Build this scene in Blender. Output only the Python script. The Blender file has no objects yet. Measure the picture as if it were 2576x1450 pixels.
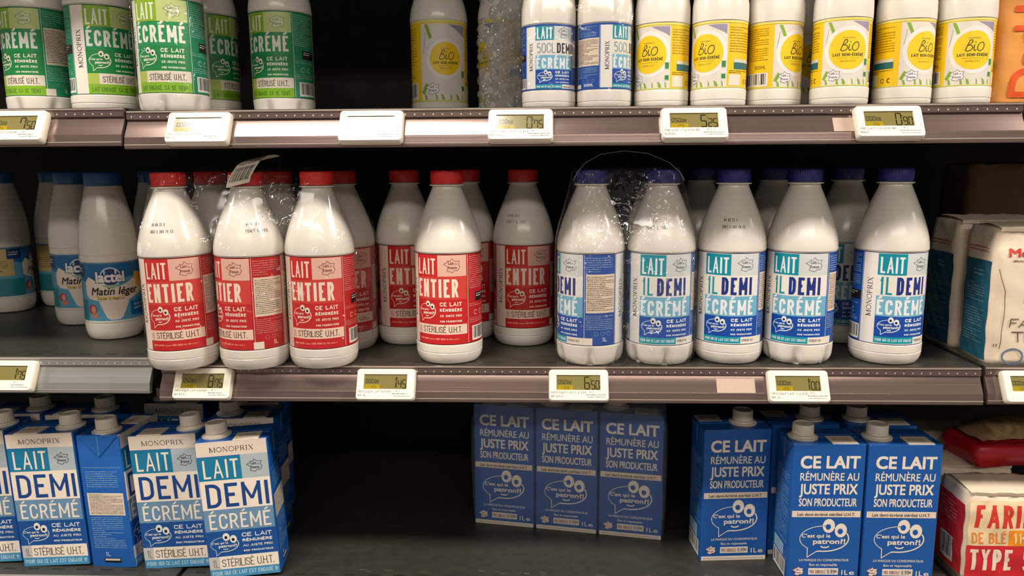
import bpy, math, random
from mathutils import Vector, Matrix

S = bpy.context.scene
CM = 0.01
Z0 = 1.15                      # height of the middle shelf above the shop floor, metres
def W(x, y, z): return Vector((x * CM, y * CM, Z0 + z * CM))

# ---------------------------------------------------------------- camera
cam = bpy.data.cameras.new('camera')
cam.sensor_width = 36.0; cam.sensor_fit = 'HORIZONTAL'; cam.lens = 36.0 * 1935 / 2576
cam.clip_start = 0.05; cam.clip_end = 50
camo = bpy.data.objects.new('camera', cam); S.collection.objects.link(camo); S.camera = camo
CAMP = (-2.513, -93.58, 24.5175)
yaw, pit, rol = 0.0397166, 0.1608516, -0.0066589
fw = Vector((-math.sin(yaw) * math.cos(pit), math.cos(yaw) * math.cos(pit), -math.sin(pit)))
r_ = fw.cross(Vector((0, 0, 1))).normalized(); u_ = r_.cross(fw)
rr = r_ * math.cos(rol) + u_ * math.sin(rol); uu = u_ * math.cos(rol) - r_ * math.sin(rol)
camo.matrix_world = Matrix(((rr.x, uu.x, -fw.x, 0), (rr.y, uu.y, -fw.y, 0), (rr.z, uu.z, -fw.z, 0), (0, 0, 0, 1)))
camo.location = W(*CAMP)

# ---------------------------------------------------------------- world, shop lamps, exposure
wd = bpy.data.worlds.new('world'); S.world = wd; wd.use_nodes = True
wd.node_tree.nodes['Background'].inputs[0].default_value = (1.0, 0.88, 0.78, 1)
wd.node_tree.nodes['Background'].inputs[1].default_value = 0.26
def lamp(name, loc, target, sx, sy, power, col=(1, 0.91, 0.80)):
    l = bpy.data.lights.new(name, 'AREA'); l.shape = 'RECTANGLE'; l.size = sx; l.size_y = sy; l.energy = power; l.color = col
    o = bpy.data.objects.new(name, l); S.collection.objects.link(o); o.location = loc
    d = (Vector(target) - Vector(loc)).normalized()
    x = Vector((1, 0, 0)); x = (x - d * x.dot(d)).normalized(); z = -d; y = z.cross(x)
    o.rotation_euler = Matrix((x, y, z)).transposed().to_euler()
    return o
lamp('ceiling_lamp', (-0.70, -0.95, 3.0), (-0.5, -0.3, 1.2), 1.0, 0.26, 50)
lamp('ceiling_lamp', (2.55, -0.95, 3.0), (1.6, -0.3, 1.2), 1.2, 0.26, 92)
lamp('ceiling_lamp', (-3.4, -0.95, 3.0), (-2.4, -0.3, 1.2), 1.0, 0.26, 44)
lamp('ceiling_lamp', (0.2, -3.6, 3.0), (0, 0, 1.2), 3.5, 0.2, 35)
S.view_settings.view_transform = 'Standard'; S.view_settings.look = 'None'
S.view_settings.exposure = -0.02; S.view_settings.gamma = 1.0; S.view_settings.use_curve_mapping = False

rng = random.Random(7)
# ---------------------------------------------------------------- materials
def lin(c):
    c /= 255.0
    return c / 12.92 if c <= 0.04045 else ((c + 0.055) / 1.055) ** 2.4
MATS = {}
def M(name, rgb, rough=0.42, metal=0.0, spec=0.5, var=0.05, bump=0.0, scale=40.0, coat=0.0, stretch=None, sss=0.0):
    if name in MATS: return MATS[name]
    m = bpy.data.materials.new(name); m.use_nodes = True; nt = m.node_tree; b = nt.nodes['Principled BSDF']
    c = [lin(v) for v in rgb]
    b.inputs['Metallic'].default_value = metal
    b.inputs['Specular IOR Level'].default_value = spec; b.inputs['Coat Weight'].default_value = coat
    b.inputs['Coat Roughness'].default_value = 0.12
    if sss:
        b.inputs['Subsurface Weight'].default_value = sss; b.inputs['Subsurface Radius'].default_value = (0.01, 0.008, 0.006); b.inputs['Subsurface Scale'].default_value = 0.6
    tc = nt.nodes.new('ShaderNodeTexCoord'); no = nt.nodes.new('ShaderNodeTexNoise'); no.inputs['Scale'].default_value = scale; no.inputs['Detail'].default_value = 4
    src = tc.outputs['Object']
    if stretch:
        mp = nt.nodes.new('ShaderNodeMapping'); mp.inputs['Scale'].default_value = stretch
        nt.links.new(src, mp.inputs['Vector']); src = mp.outputs['Vector']
    nt.links.new(src, no.inputs['Vector'])
    rp = nt.nodes.new('ShaderNodeValToRGB'); e = rp.color_ramp.elements
    e[0].position = 0.3; e[1].position = 0.7
    e[0].color = [v * (1 - var) for v in c] + [1]; e[1].color = [min(1, v * (1 + var)) for v in c] + [1]
    nt.links.new(no.outputs['Fac'], rp.inputs['Fac']); nt.links.new(rp.outputs['Color'], b.inputs['Base Color'])
    mr = nt.nodes.new('ShaderNodeMapRange'); mr.inputs['To Min'].default_value = max(0.02, rough * .9); mr.inputs['To Max'].default_value = rough * 1.1
    nt.links.new(no.outputs['Fac'], mr.inputs['Value']); nt.links.new(mr.outputs['Result'], b.inputs['Roughness'])
    if bump:
        bp = nt.nodes.new('ShaderNodeBump'); bp.inputs['Strength'].default_value = bump; bp.inputs['Distance'].default_value = 0.002
        nt.links.new(no.outputs['Fac'], bp.inputs['Height']); nt.links.new(bp.outputs['Normal'], b.inputs['Normal'])
    MATS[name] = m; return m
def film_mat(name, scale=55.0, strength=0.6, haze=0.04, dist=.01, fmin=.02, patch=.4):
    m = bpy.data.materials.new(name); m.use_nodes = True; nt = m.node_tree; nt.nodes.clear()
    out = nt.nodes.new('ShaderNodeOutputMaterial'); tr = nt.nodes.new('ShaderNodeBsdfTransparent'); gl = nt.nodes.new('ShaderNodeBsdfGlossy'); df = nt.nodes.new('ShaderNodeBsdfDiffuse')
    tr.inputs[0].default_value = (0.99, 0.99, 0.99, 1); gl.inputs['Roughness'].default_value = 0.08; df.inputs[0].default_value = (0.8, 0.8, 0.8, 1)
    tc = nt.nodes.new('ShaderNodeTexCoord'); mp = nt.nodes.new('ShaderNodeMapping'); mp.inputs['Scale'].default_value = (1.0, 1.0, 0.45); mp.inputs['Rotation'].default_value = (0.3, 0.5, 0.2)
    no = nt.nodes.new('ShaderNodeTexNoise'); no.inputs['Scale'].default_value = scale * .35; no.inputs['Detail'].default_value = 3; no.inputs['Distortion'].default_value = 1.0
    nt.links.new(tc.outputs['Object'], mp.inputs[0]); nt.links.new(mp.outputs[0], no.inputs['Vector'])
    mx = nt.nodes.new('ShaderNodeVectorMath'); mx.operation = 'MULTIPLY_ADD'; mx.inputs[1].default_value = (.02, .02, .02)
    nt.links.new(no.outputs['Color'], mx.inputs[0]); nt.links.new(mp.outputs[0], mx.inputs[2])
    vo = nt.nodes.new('ShaderNodeTexVoronoi'); vo.inputs['Scale'].default_value = scale; nt.links.new(mx.outputs[0], vo.inputs['Vector'])
    n2 = nt.nodes.new('ShaderNodeTexNoise'); n2.inputs['Scale'].default_value = scale * .22; nt.links.new(tc.outputs['Object'], n2.inputs['Vector'])
    mk = nt.nodes.new('ShaderNodeMapRange'); mk.inputs['From Min'].default_value = patch; mk.inputs['From Max'].default_value = patch + .18; nt.links.new(n2.outputs['Fac'], mk.inputs['Value'])
    mm = nt.nodes.new('ShaderNodeMath'); mm.operation = 'MULTIPLY'; nt.links.new(vo.outputs['Distance'], mm.inputs[0]); nt.links.new(mk.outputs[0], mm.inputs[1])
    bp = nt.nodes.new('ShaderNodeBump'); bp.inputs['Strength'].default_value = strength; bp.inputs['Distance'].default_value = dist
    nt.links.new(mm.outputs[0], bp.inputs['Height']); nt.links.new(bp.outputs[0], gl.inputs['Normal'])
    fz = nt.nodes.new('ShaderNodeFresnel'); fz.inputs[0].default_value = 1.3
    fr = nt.nodes.new('ShaderNodeMath'); fr.operation = 'MINIMUM'; fr.inputs[1].default_value = 0.26; nt.links.new(fz.outputs[0], fr.inputs[0]); fm = nt.nodes.new('ShaderNodeMath'); fm.operation = 'MAXIMUM'; fm.inputs[1].default_value = fmin; nt.links.new(fr.outputs[0], fm.inputs[0]); fr = fm
    m1 = nt.nodes.new('ShaderNodeMixShader'); m1.inputs[0].default_value = haze
    nt.links.new(tr.outputs[0], m1.inputs[1]); nt.links.new(df.outputs[0], m1.inputs[2])
    m2 = nt.nodes.new('ShaderNodeMixShader'); nt.links.new(fr.outputs[0], m2.inputs[0]); nt.links.new(m1.outputs[0], m2.inputs[1]); nt.links.new(gl.outputs[0], m2.inputs[2])
    nt.links.new(m2.outputs[0], out.inputs[0]); MATS[name] = m; return m
def ink(rgb, rough=0.4):
    return M('ink_%02x%02x%02x_%d' % (*rgb, int(rough * 100)), rgb, rough, var=0.03, scale=25)

WHITE = (232, 226, 216); DARK = (28, 26, 30)
milk = M('milk_white_plastic', (226, 219, 208), 0.2, var=0.02, spec=0.5, sss=0.0)
milk50 = M('milk_white_plastic_small', (226, 219, 208), 0.24, var=0.02)
cap_red = M('red_cap', (218, 42, 34), 0.35); cap_navy = M('navy_cap', (38, 40, 120), 0.35); cap_blue = M('blue_cap', (24, 92, 150), 0.35)
cap_white = M('white_cap', (226, 214, 196), 0.4); cap_green = M('green_cap', (60, 150, 60), 0.4)

# ---------------------------------------------------------------- mesh collector
class Geo:
    def __init__(s): s.v = []; s.f = []; s.m = []; s.sm = []; s.mats = []; s.n = {}
    def mi(s, mat):
        if mat not in s.mats: s.mats.append(mat)
        return s.mats.index(mat)
    def add(s, vs, fs, mat, smooth=True, normals=None):
        o = len(s.v); s.v += [tuple(p) for p in vs]; k = s.mi(mat)
        for f in fs: s.f.append([i + o for i in f]); s.m.append(k); s.sm.append(smooth)
        if normals:
            for i, nn in enumerate(normals): s.n[o + i] = nn
    def box(s, x0, x1, y0, y1, z0, z1, mat):
        vs = [(x, y, z) for x in (x0, x1) for y in (y0, y1) for z in (z0, z1)]
        s.add(vs, [(0, 1, 3, 2), (4, 6, 7, 5), (0, 4, 5, 1), (2, 3, 7, 6), (0, 2, 6, 4), (1, 5, 7, 3)], mat, False)
    def lathe(s, prof, mat, n=56, fr=None):
        vs = []; fs = []
        for (r, z) in prof:
            for i in range(n):
                a = 2 * math.pi * i / n; q = fr(r, z, a, i) if fr else r
                vs.append((q * math.sin(a), -q * math.cos(a), z))
        for j in range(len(prof) - 1):
            for i in range(n):
                k = (i + 1) % n; fs.append((j * n + i, j * n + k, (j + 1) * n + k, (j + 1) * n + i))
        fs.append(list(range(n))[::-1]); fs.append([(len(prof) - 1) * n + i for i in range(n)])
        s.add(vs, fs, mat)
    def extrude_x(s, prof, x0, x1, mat):
        n = len(prof); vs = [(x, y, z) for x in (x0, x1) for (y, z) in prof]
        fs = [(i, n + i, n + (i + 1) % n, (i + 1) % n) for i in range(n)] + [list(range(n)), [n + i for i in range(n)][::-1]]
        s.add(vs, fs, mat, False)
    def tube(s, pts, r, mat, n=8):
        vs = []; fs = []; P = [Vector(p) for p in pts]
        for i, p in enumerate(P):
            t = (P[min(i + 1, len(P) - 1)] - P[max(i - 1, 0)]).normalized()
            a = t.cross(Vector((0.1, 1, 0.2))).normalized(); b = t.cross(a)
            for k in range(n):
                q = p + (a * math.cos(2 * math.pi * k / n) + b * math.sin(2 * math.pi * k / n)) * r; vs.append(q)
        for i in range(len(P) - 1):
            for k in range(n): fs.append((i * n + k, i * n + (k + 1) % n, (i + 1) * n + (k + 1) % n, (i + 1) * n + k))
        s.add(vs, fs, mat)
    def build(s, name, parent=None, sharp=35, loc=None):
        me = bpy.data.meshes.new(name)
        me.from_pydata([(x * CM, y * CM, z * CM) for x, y, z in s.v], [], s.f)
        for m in s.mats: me.materials.append(m)
        me.polygons.foreach_set('material_index', s.m); me.polygons.foreach_set('use_smooth', s.sm); me.update()
        if s.n:
            me.normals_split_custom_set_from_vertices([s.n.get(i) or tuple(me.vertices[i].normal) for i in range(len(s.v))])
        elif sharp: me.set_sharp_from_angle(angle=math.radians(sharp))
        o = bpy.data.objects.new(name, me); S.collection.objects.link(o)
        if parent: o.parent = parent
        if loc: o.location = loc
        return o
def tag(o, label=None, cat=None, group=None, kind=None):
    if label: o['label'] = label
    if cat: o['category'] = cat
    if group: o['group'] = group
    if kind: o['kind'] = kind
    return o
def thing(name, label, cat, loc, rot=(0, 0, 0), group=None):
    o = bpy.data.objects.new(name, None); S.collection.objects.link(o); o.empty_display_size = 0.02
    o.location = loc; o.rotation_euler = rot; return tag(o, label, cat, group)
def copy_parts(src, dst):
    for ch in list(src.children):
        c = ch.copy(); S.collection.objects.link(c); c.parent = dst
        for g in ch.children:
            d = g.copy(); S.collection.objects.link(d); d.parent = c

# ---------------------------------------------------------------- printed artwork
def arc(cx, cy, rx, ry, a0, a1, n=6):
    return [(cx + rx * math.cos(math.radians(a0 + (a1 - a0) * i / n)), cy + ry * math.sin(math.radians(a0 + (a1 - a0) * i / n))) for i in range(n + 1)]
GL = {
 'A': [[(0, 0), (.5, 1), (1, 0)], [(.17, .3), (.83, .3)]],
 'B': [[(0, 0), (0, 1), (.45, 1)] + arc(.45, .77, .5, .23, 90, -90) + [(0, .54)], [(.45, .54)] + arc(.45, .27, .55, .27, 90, -90) + [(0, 0)]],
 'C': [[(1, .68)] + arc(.5, .74, .5, .26, 0, 180) + arc(.5, .26, .5, .26, 180, 360) + [(1, .32)]],
 'D': [[(0, 0), (0, 1), (.4, 1)] + arc(.4, .72, .6, .28, 90, 0) + arc(.4, .28, .6, .28, 0, -90) + [(0, 0)]],
 'E': [[(1, 1), (0, 1), (0, 0), (1, 0)], [(0, .52), (.85, .52)]],
 'F': [[(1, 1), (0, 1), (0, 0)], [(0, .52), (.85, .52)]],
 'G': [[(1, .7)] + arc(.5, .74, .5, .26, 0, 180) + arc(.5, .26, .5, .26, 180, 360) + [(1, .48), (.55, .48)]],
 'H': [[(0, 0), (0, 1)], [(1, 0), (1, 1)], [(0, .52), (1, .52)]],
 'I': [[(.5, 0), (.5, 1)]],
 'J': [[(1, 1), (1, .26)] + arc(.5, .26, .5, .26, 0, -180)],
 'K': [[(0, 0), (0, 1)], [(1, 1), (.05, .42)], [(.3, .58), (1, 0)]],
 'L': [[(0, 1), (0, 0), (1, 0)]],
 'M': [[(0, 0), (0, 1), (.5, .25), (1, 1), (1, 0)]],
 'N': [[(0, 0), (0, 1), (1, 0), (1, 1)]],
 'O': [arc(.5, .72, .5, .28, 0, 180) + arc(.5, .28, .5, .28, 180, 360) + [(1, .72)]],
 'P': [[(0, 0), (0, 1), (.45, 1)] + arc(.45, .72, .55, .28, 90, -90) + [(0, .44)]],
 'Q': [arc(.5, .72, .5, .28, 0, 180) + arc(.5, .28, .5, .28, 180, 360) + [(1, .72)], [(.55, .25), (1, 0)]],
 'R': [[(0, 0), (0, 1), (.45, 1)] + arc(.45, .74, .5, .26, 90, -90) + [(0, .48)], [(.5, .48), (1, 0)]],
 'S': [[(1, .74)] + arc(.5, .76, .5, .24, 0, 250) + arc(.5, .25, .5, .25, 60, -180)],
 'T': [[(0, 1), (1, 1)], [(.5, 1), (.5, 0)]],
 'U': [[(0, 1), (0, .28)] + arc(.5, .28, .5, .28, 180, 360) + [(1, 1)]],
 'V': [[(0, 1), (.5, 0), (1, 1)]], 'W': [[(0, 1), (.25, 0), (.5, .8), (.75, 0), (1, 1)]],
 'X': [[(0, 0), (1, 1)], [(0, 1), (1, 0)]], 'Y': [[(0, 1), (.5, .5), (1, 1)], [(.5, .5), (.5, 0)]], 'Z': [[(0, 1), (1, 1), (0, 0), (1, 0)]],
 '0': [arc(.5, .72, .5, .28, 0, 180) + arc(.5, .28, .5, .28, 180, 360) + [(1, .72)]],
 '1': [[(.15, .78), (.6, 1), (.6, 0)]],
 '2': [arc(.5, .74, .5, .26, 180, 0) + [(.9, .55), (0, 0), (1, 0)]],
 '3': [arc(.5, .76, .5, .24, 160, -90) + arc(.5, .27, .5, .27, 90, -160)],
 '4': [[(.8, 0), (.8, 1), (0, .3), (1, .3)]], '5': [[(.95, 1), (.1, 1), (.05, .55)] + arc(.5, .32, .5, .32, 110, -150)],
 '6': [[(.9, .9)] + arc(.5, .7, .5, .3, 60, 180) + arc(.5, .29, .5, .29, 180, 540)], '7': [[(0, 1), (1, 1), (.35, 0)]],
 '8': [arc(.5, .76, .45, .24, 0, 360, 10), arc(.5, .27, .5, .27, 0, 360, 10)], '9': [arc(.5, .71, .5, .29, 0, 360, 10), [(1, .7), (1, .28)] + arc(.5, .28, .5, .28, 0, -150)],
 '.': [[(.5, 0), (.5, .12)]], ',': [[(.5, .1), (.35, -.14)]], '/': [[(0, 0), (1, 1)]], '-': [[(.1, .45), (.9, .45)]], '!': [[(.5, 1), (.5, .3)], [(.5, 0), (.5, .12)]], "'": [[(.5, 1), (.5, .7)]], ':': [[(.5, .1), (.5, .22)], [(.5, .6), (.5, .72)]],
}
WF = {'I': 0, '.': 0, ',': .2, 'M': 1.3, 'W': 1.4, '1': .7, '!': 0, "'": 0, ':': 0, 'T': .95, 'L': .85, 'A': 1.15, 'E': .88, 'F': .85, 'J': .85, '-': .7, '/': .8}
SERIF = {  # polylines with stroke factors: t thin, k thick
 'M': (1.25, [('k', [(.1, 0), (.1, 1)]), ('k', [(.1, 1), (.5, .05)]), ('t', [(.5, .05), (.9, 1)]), ('k', [(.9, 1), (.9, 0)]), ('t', [(0, 0), (.22, 0)]), ('t', [(.76, 0), (1, 0)]), ('t', [(0, 1), (.12, 1)]), ('t', [(.88, 1), (1, 1)])]),
 'O': (1.15, [('m', arc(.5, .5, .46, .49, 0, 360, 22))]),
 'N': (1.05, [('t', [(.12, 0), (.12, 1)]), ('k', [(.12, 1), (.86, .02)]), ('t', [(.86, 0), (.86, 1)]), ('t', [(0, 0), (.26, 0)]), ('t', [(.7, 1), (1, 1)]), ('t', [(0, 1), (.14, 1)])]),
 'P': (.85, [('k', [(.16, 0), (.16, 1)]), ('t', [(.02, 1), (.5, 1)]), ('m', arc(.5, .74, .42, .26, 90, -90, 9)), ('t', [(.5, .48), (.16, .48)]), ('t', [(0, 0), (.36, 0)])]),
 'R': (.95, [('k', [(.16, 0), (.16, 1)]), ('t', [(.02, 1), (.48, 1)]), ('m', arc(.48, .75, .36, .25, 90, -90, 9)), ('t', [(.48, .5), (.16, .5)]), ('t', [(0, 0), (.34, 0)]), ('k', [(.48, .5), (.94, 0)])]),
 'I': (.4, [('k', [(.5, 0), (.5, 1)]), ('t', [(.05, 0), (.95, 0)]), ('t', [(.05, 1), (.95, 1)])]),
 'X': (1.0, [('k', [(.1, 1), (.88, 0)]), ('t', [(.9, 1), (.1, 0)]), ('t', [(0, 0), (.24, 0)]), ('t', [(.72, 0), (1, 0)]), ('t', [(0, 1), (.26, 1)]), ('t', [(.76, 1), (1, 1)])]),
}
FCACHE = {}
def font_tris(s, off=0.0):
    off = round(off, 4)
    if (s, off) in FCACHE: return FCACHE[(s, off)]
    cu = bpy.data.curves.new('type', 'FONT'); cu.body = s; cu.size = 1.0; cu.resolution_u = 4; cu.fill_mode = 'FRONT'; cu.offset = off
    if off: cu.space_character = 1.0 + 2.2 * off
    o = bpy.data.objects.new('type', cu); S.collection.objects.link(o)
    dg = bpy.context.evaluated_depsgraph_get(); ev = o.evaluated_get(dg); me = ev.to_mesh()
    me.calc_loop_triangles()
    vs = [(v.co.x, v.co.y) for v in me.vertices]; ts = [tuple(t.vertices) for t in me.loop_triangles]
    x0 = min(v[0] for v in vs); x1 = max(v[0] for v in vs); y0 = min(v[1] for v in vs); y1 = max(v[1] for v in vs)
    ev.to_mesh_clear(); bpy.data.objects.remove(o); bpy.data.curves.remove(cu)
    FCACHE[(s, off)] = (vs, ts, (x0, x1, y0, y1)); return FCACHE[(s, off)]

def cut(poly, ax, lo, hi):
    for sgn, lim in ((1, lo), (-1, -hi)):
        out = []
        for i in range(len(poly)):
            p, q = poly[i], poly[(i + 1) % len(poly)]; a, b = sgn * p[ax] - lim, sgn * q[ax] - lim
            if a >= 0: out.append(p)
            if (a > 0 and b < 0) or (a < 0 and b > 0):
                t = a / (a - b); out.append((p[0] + (q[0] - p[0]) * t, p[1] + (q[1] - p[1]) * t))
        poly = out
        if len(poly) < 3: return []
    return poly
class Art:
    def __init__(s): s.p = []; s.k = 0
    def poly(s, pts, col, layer=1): s.k += 1; s.p.append((list(pts), col, layer + .055 * (s.k % 17)))
    def rect(s, x0, y0, x1, y1, col, layer=1): s.poly([(x0, y0), (x1, y0), (x1, y1), (x0, y1)], col, layer)
    def disc(s, cx, cy, rx, ry, col, layer=2, n=20): s.poly(arc(cx, cy, rx, ry, 0, 360 - 360 / n, n - 1), col, layer)
    def stroke(s, pts, w, col, layer=3, closed=False):
        P = [pts[0]]
        for q in pts[1:]:
            if abs(q[0] - P[-1][0]) + abs(q[1] - P[-1][1]) > 1e-6: P.append(q)
        if len(P) > 2 and abs(P[0][0] - P[-1][0]) + abs(P[0][1] - P[-1][1]) < 1e-5: closed = True; P.pop()
        n = len(P); L = []; R = []
        if n < 2: return
        for i in range(n):
            def dr(a, b):
                dx, dy = b[0] - a[0], b[1] - a[1]; l = math.hypot(dx, dy) or 1; return dx / l, dy / l
            d1 = dr(P[i - 1], P[i]) if (i > 0 or closed) else None; d2 = dr(P[i], P[(i + 1) % n]) if (i < n - 1 or closed) else None
            d1 = d1 or d2; d2 = d2 or d1
            nx, ny = -(d1[1] + d2[1]), d1[0] + d2[0]; l = math.hypot(nx, ny) or 1; nx /= l; ny /= l
            c = max(0.42, nx * -d1[1] + ny * d1[0]); h = w / 2 / c
            L.append((P[i][0] + nx * h, P[i][1] + ny * h)); R.append((P[i][0] - nx * h, P[i][1] - ny * h))
        for i in range(n if closed else n - 1):
            k = (i + 1) % n; s.poly([R[i], R[k], L[k], L[i]], col, layer)
    def pen(s, q, sw, col, layer, box):
        # split at sharp corners, let every free end run on, trim to the letter's box
        closed = math.hypot(q[0][0] - q[-1][0], q[0][1] - q[-1][1]) < 1e-6
        if closed: return s.stroke(q, sw, col, layer)
        runs = [[q[0]]]
        for i in range(1, len(q)):
            runs[-1].append(q[i])
            if i < len(q) - 1:
                ax, ay, bx, by = q[i][0] - q[i - 1][0], q[i][1] - q[i - 1][1], q[i + 1][0] - q[i][0], q[i + 1][1] - q[i][1]
                l = (math.hypot(ax, ay) * math.hypot(bx, by)) or 1
                if (ax * bx + ay * by) / l < -.25: runs.append([q[i]])
        x0, y0, x1, y1 = box
        for r in runs:
            if len(r) < 2: continue
            for e, f in ((0, 1), (-1, -2)):
                dx, dy = r[e][0] - r[f][0], r[e][1] - r[f][1]; l = math.hypot(dx, dy) or 1
                at_edge = min(abs(r[e][1] - y0), abs(r[e][1] - y1)) < sw * .6
                if at_edge and abs(dy) > .3 * l or abs(dx) > .8 * l and abs(dy) < .1 * l and min(abs(r[e][0] - x0), abs(r[e][0] - x1)) < sw * .6: r[e] = (r[e][0] + dx / l * sw, r[e][1] + dy / l * sw)
            dg = all(min(abs(r[i + 1][0] - r[i][0]), abs(r[i + 1][1] - r[i][1])) > .12 * math.hypot(r[i + 1][0] - r[i][0], r[i + 1][1] - r[i][1]) for i in range(len(r) - 1)) and len(r) == 2
            n0 = len(s.p); s.stroke(r, sw * (.8 if dg else 1), col, layer); new = s.p[n0:]; del s.p[n0:]
            for pts, c, l in new:
                pts = cut(cut(pts, 0, x0, x1), 1, y0, y1)
                if len(pts) > 2: s.p.append((pts, c, l))
    def text(s, t, x0, x1, y, h, sw, col, layer=3, gap=None, italic=0.0):
        gap = sw * .75 if gap is None else gap
        units = 0; fixed = 0
        for c in t:
            b = 'E' if c in 'ÉÈ' else c
            if b == ' ': units += .55
            elif WF.get(b, 1) == 0: fixed += sw
            else: units += WF.get(b, 1)
        fixed += gap * (len(t) - 1)
        cw = (x1 - x0 - fixed) / units if units else 0
        x = x0
        for c in t:
            b = 'E' if c in 'ÉÈ' else c
            if b == ' ': x += .55 * cw + gap; continue
            wf = WF.get(b, 1); w = sw if wf == 0 else wf * cw
            for pl in GL.get(b, [[(0, 0), (0, 1), (1, 1), (1, 0), (0, 0)]]):
                q = [(x + sw / 2 + (a * max(0, w - sw) if wf else 0), y + sw / 2 + d * (h - sw)) for a, d in pl]
                s.pen(q, sw, col, layer, (x, y, x + w, y + h))
            if c in 'ÉÈ':
                m = x + w * .5; d = h * .1 * (1 if c == 'É' else -1)
                s.stroke([(m - d, y + h * 1.07), (m + d, y + h * 1.22)] if c == 'É' else [(m + abs(d), y + h * 1.07), (m - abs(d), y + h * 1.22)], sw * .75, col, layer)
            x += w + gap
    def serif(s, t, x0, y0, x1, h, col, layer=3, vertical=False, k=.13):
        tot = sum(SERIF[c][0] for c in t) + .2 * (len(t) - 1); u = (x1 - x0) / tot; x = 0
        for c in t:
            wd_, strokes = SERIF[c]
            for kind, pl in strokes:
                q = [(x + a * wd_ * u, d * h) for a, d in pl]
                if vertical: q = [(y0 - b, x0 + a) for a, b in q]
                else: q = [(x0 + a, y0 + b) for a, b in q]
                s.stroke(q, h * {'k': k, 't': k * .42, 'm': k * .72}[kind], col, layer)
            x += (wd_ + .2) * u
    def ftext(s, t, x0, x1, y, h, col, layer=3, bold=0.0, rot=0.0, cap=None, slant=0.0):
        _, _, (a, b, c, d) = font_tris(t, 0)
        top = cap or .73; kx = (x1 - x0) / (b - a); ky = h / top
        vs, ts, _ = font_tris(t, 0)
        def mp(p):
            px, py = (p[0] - a) * kx, p[1] * ky
            px += py * slant
            if rot: px, py = px * math.cos(rot) - py * math.sin(rot), px * math.sin(rot) + py * math.cos(rot)
            return (x0 + px, y + py)
        V = [mp(v) for v in vs]; s.k += 1; ly = layer + .02 * (s.k % 5); h_ = bold * .38
        for n_, (dx, dy) in enumerate(((-h_, -h_), (h_, -h_), (h_, h_), (-h_, h_)) if bold else ((0, 0),)):
            for t_ in ts: s.p.append(([(V[i][0] + dx, V[i][1] + dy) for i in t_], col, ly + .22 * n_))
    def micro(s, x0, x1, y0, y1, lh, col, layer=3, fill=1.0, seed=1):
        r = random.Random(seed); lh *= .8; y = y1 - lh * .8
        while y > y0:
            x = x0; end = x0 + (x1 - x0) * (fill if r.random() < .75 else fill * r.uniform(.4, .9))
            while x < end:
                w = r.uniform(.5, 1.6) * lh; w = min(w, end - x)
                s.rect(x, y, x + w, y + lh * r.uniform(.24, .44), col, layer); x += w + lh * .22
            y -= lh
    def barcode(s, x0, y0, x1, y1, seed=3, vert=False):
        s.rect(x0, y0, x1, y1, WHITE, 2); r = random.Random(seed); x = x0 + (x1 - x0) * .06
        while x < x1 - (x1 - x0) * .08:
            w = (x1 - x0) * r.choice((.015, .03, .045)); s.rect(x, y0 + (y1 - y0) * .14, x + w, y1 - (y1 - y0) * .06, DARK, 3); x += w + (x1 - x0) * r.choice((.018, .03, .045))
    def bubble(s, x, y, w, h, col, eye, lw, big=True):
        # speech balloon with two round eyes and a smile
        cx, cy, rx, ry = x + w * .5, y + h * .5, w * .5, h * .34
        s.stroke(arc(cx, cy, rx, ry, 75, 222, 16) , lw * .7, col, 3)
        s.stroke(arc(cx, cy, rx, ry, 222, 228, 2) + [(x + w * .17, y), (x + w * .36, y + h * .16)], lw * .8, col, 3)
        s.stroke([(x + w * .36, y + h * .16)] + arc(cx, cy, rx, ry, 262, 385, 14), lw * 1.25, col, 3)
        for ex, ey in ((x + w * .58, y + h * .84), (x + w * .83, y + h * .72)):
            s.disc(ex, ey, w * .125, w * .15, col, 3); s.disc(ex - w * .01, ey - w * .02, w * .055, w * .06, eye, 4)
        s.stroke([(x + w * .66, y + h * .8), (x + w * .76, y + h * .77)], lw, col, 3)
        s.ftext("C'est qui le", x + w * .04, x + w * .62, y + h * .53, h * .1, col, 4, bold=lw * .35)
        s.ftext('patron?!', x + w * .28, x + w * .93, y + h * .365, h * .13, col, 4, bold=lw * .6)
        s.stroke(arc(x + w * .52, y + h * .32, w * .09, h * .06, 200, 340, 6), lw * 1.3, col, 4)
    def france(s, cx, cy, r, col, lw, fill=None):
        pts = [(0, 1), (.35, .62), (.95, .62), (.78, .1), (1, -.2), (.72, -.75), (.3, -.72), (.05, -1), (-.6, -.78), (-.45, -.2), (-1, .2), (-.62, .45), (-.5, .7), (-.2, .6)]
        q = [(cx + a * r, cy + b * r * .85) for a, b in pts]
        if fill:
            for i in range(len(q)): s.poly([(cx, cy), q[i], q[(i + 1) % len(q)]], fill, 3)
        s.stroke(q, lw, col, 4, closed=True)
        s.ftext('Lait', cx - r * .45, cx + r * .25, cy + r * .12, r * .35, col, 4, bold=lw * .4)
        s.ftext('de', cx + r * .36, cx + r * .62, cy + r * .1, r * .22, col, 4)
        s.ftext('France', cx - r * .48, cx + r * .6, cy - r * .42, r * .35, col, 4, bold=lw * .4)
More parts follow.
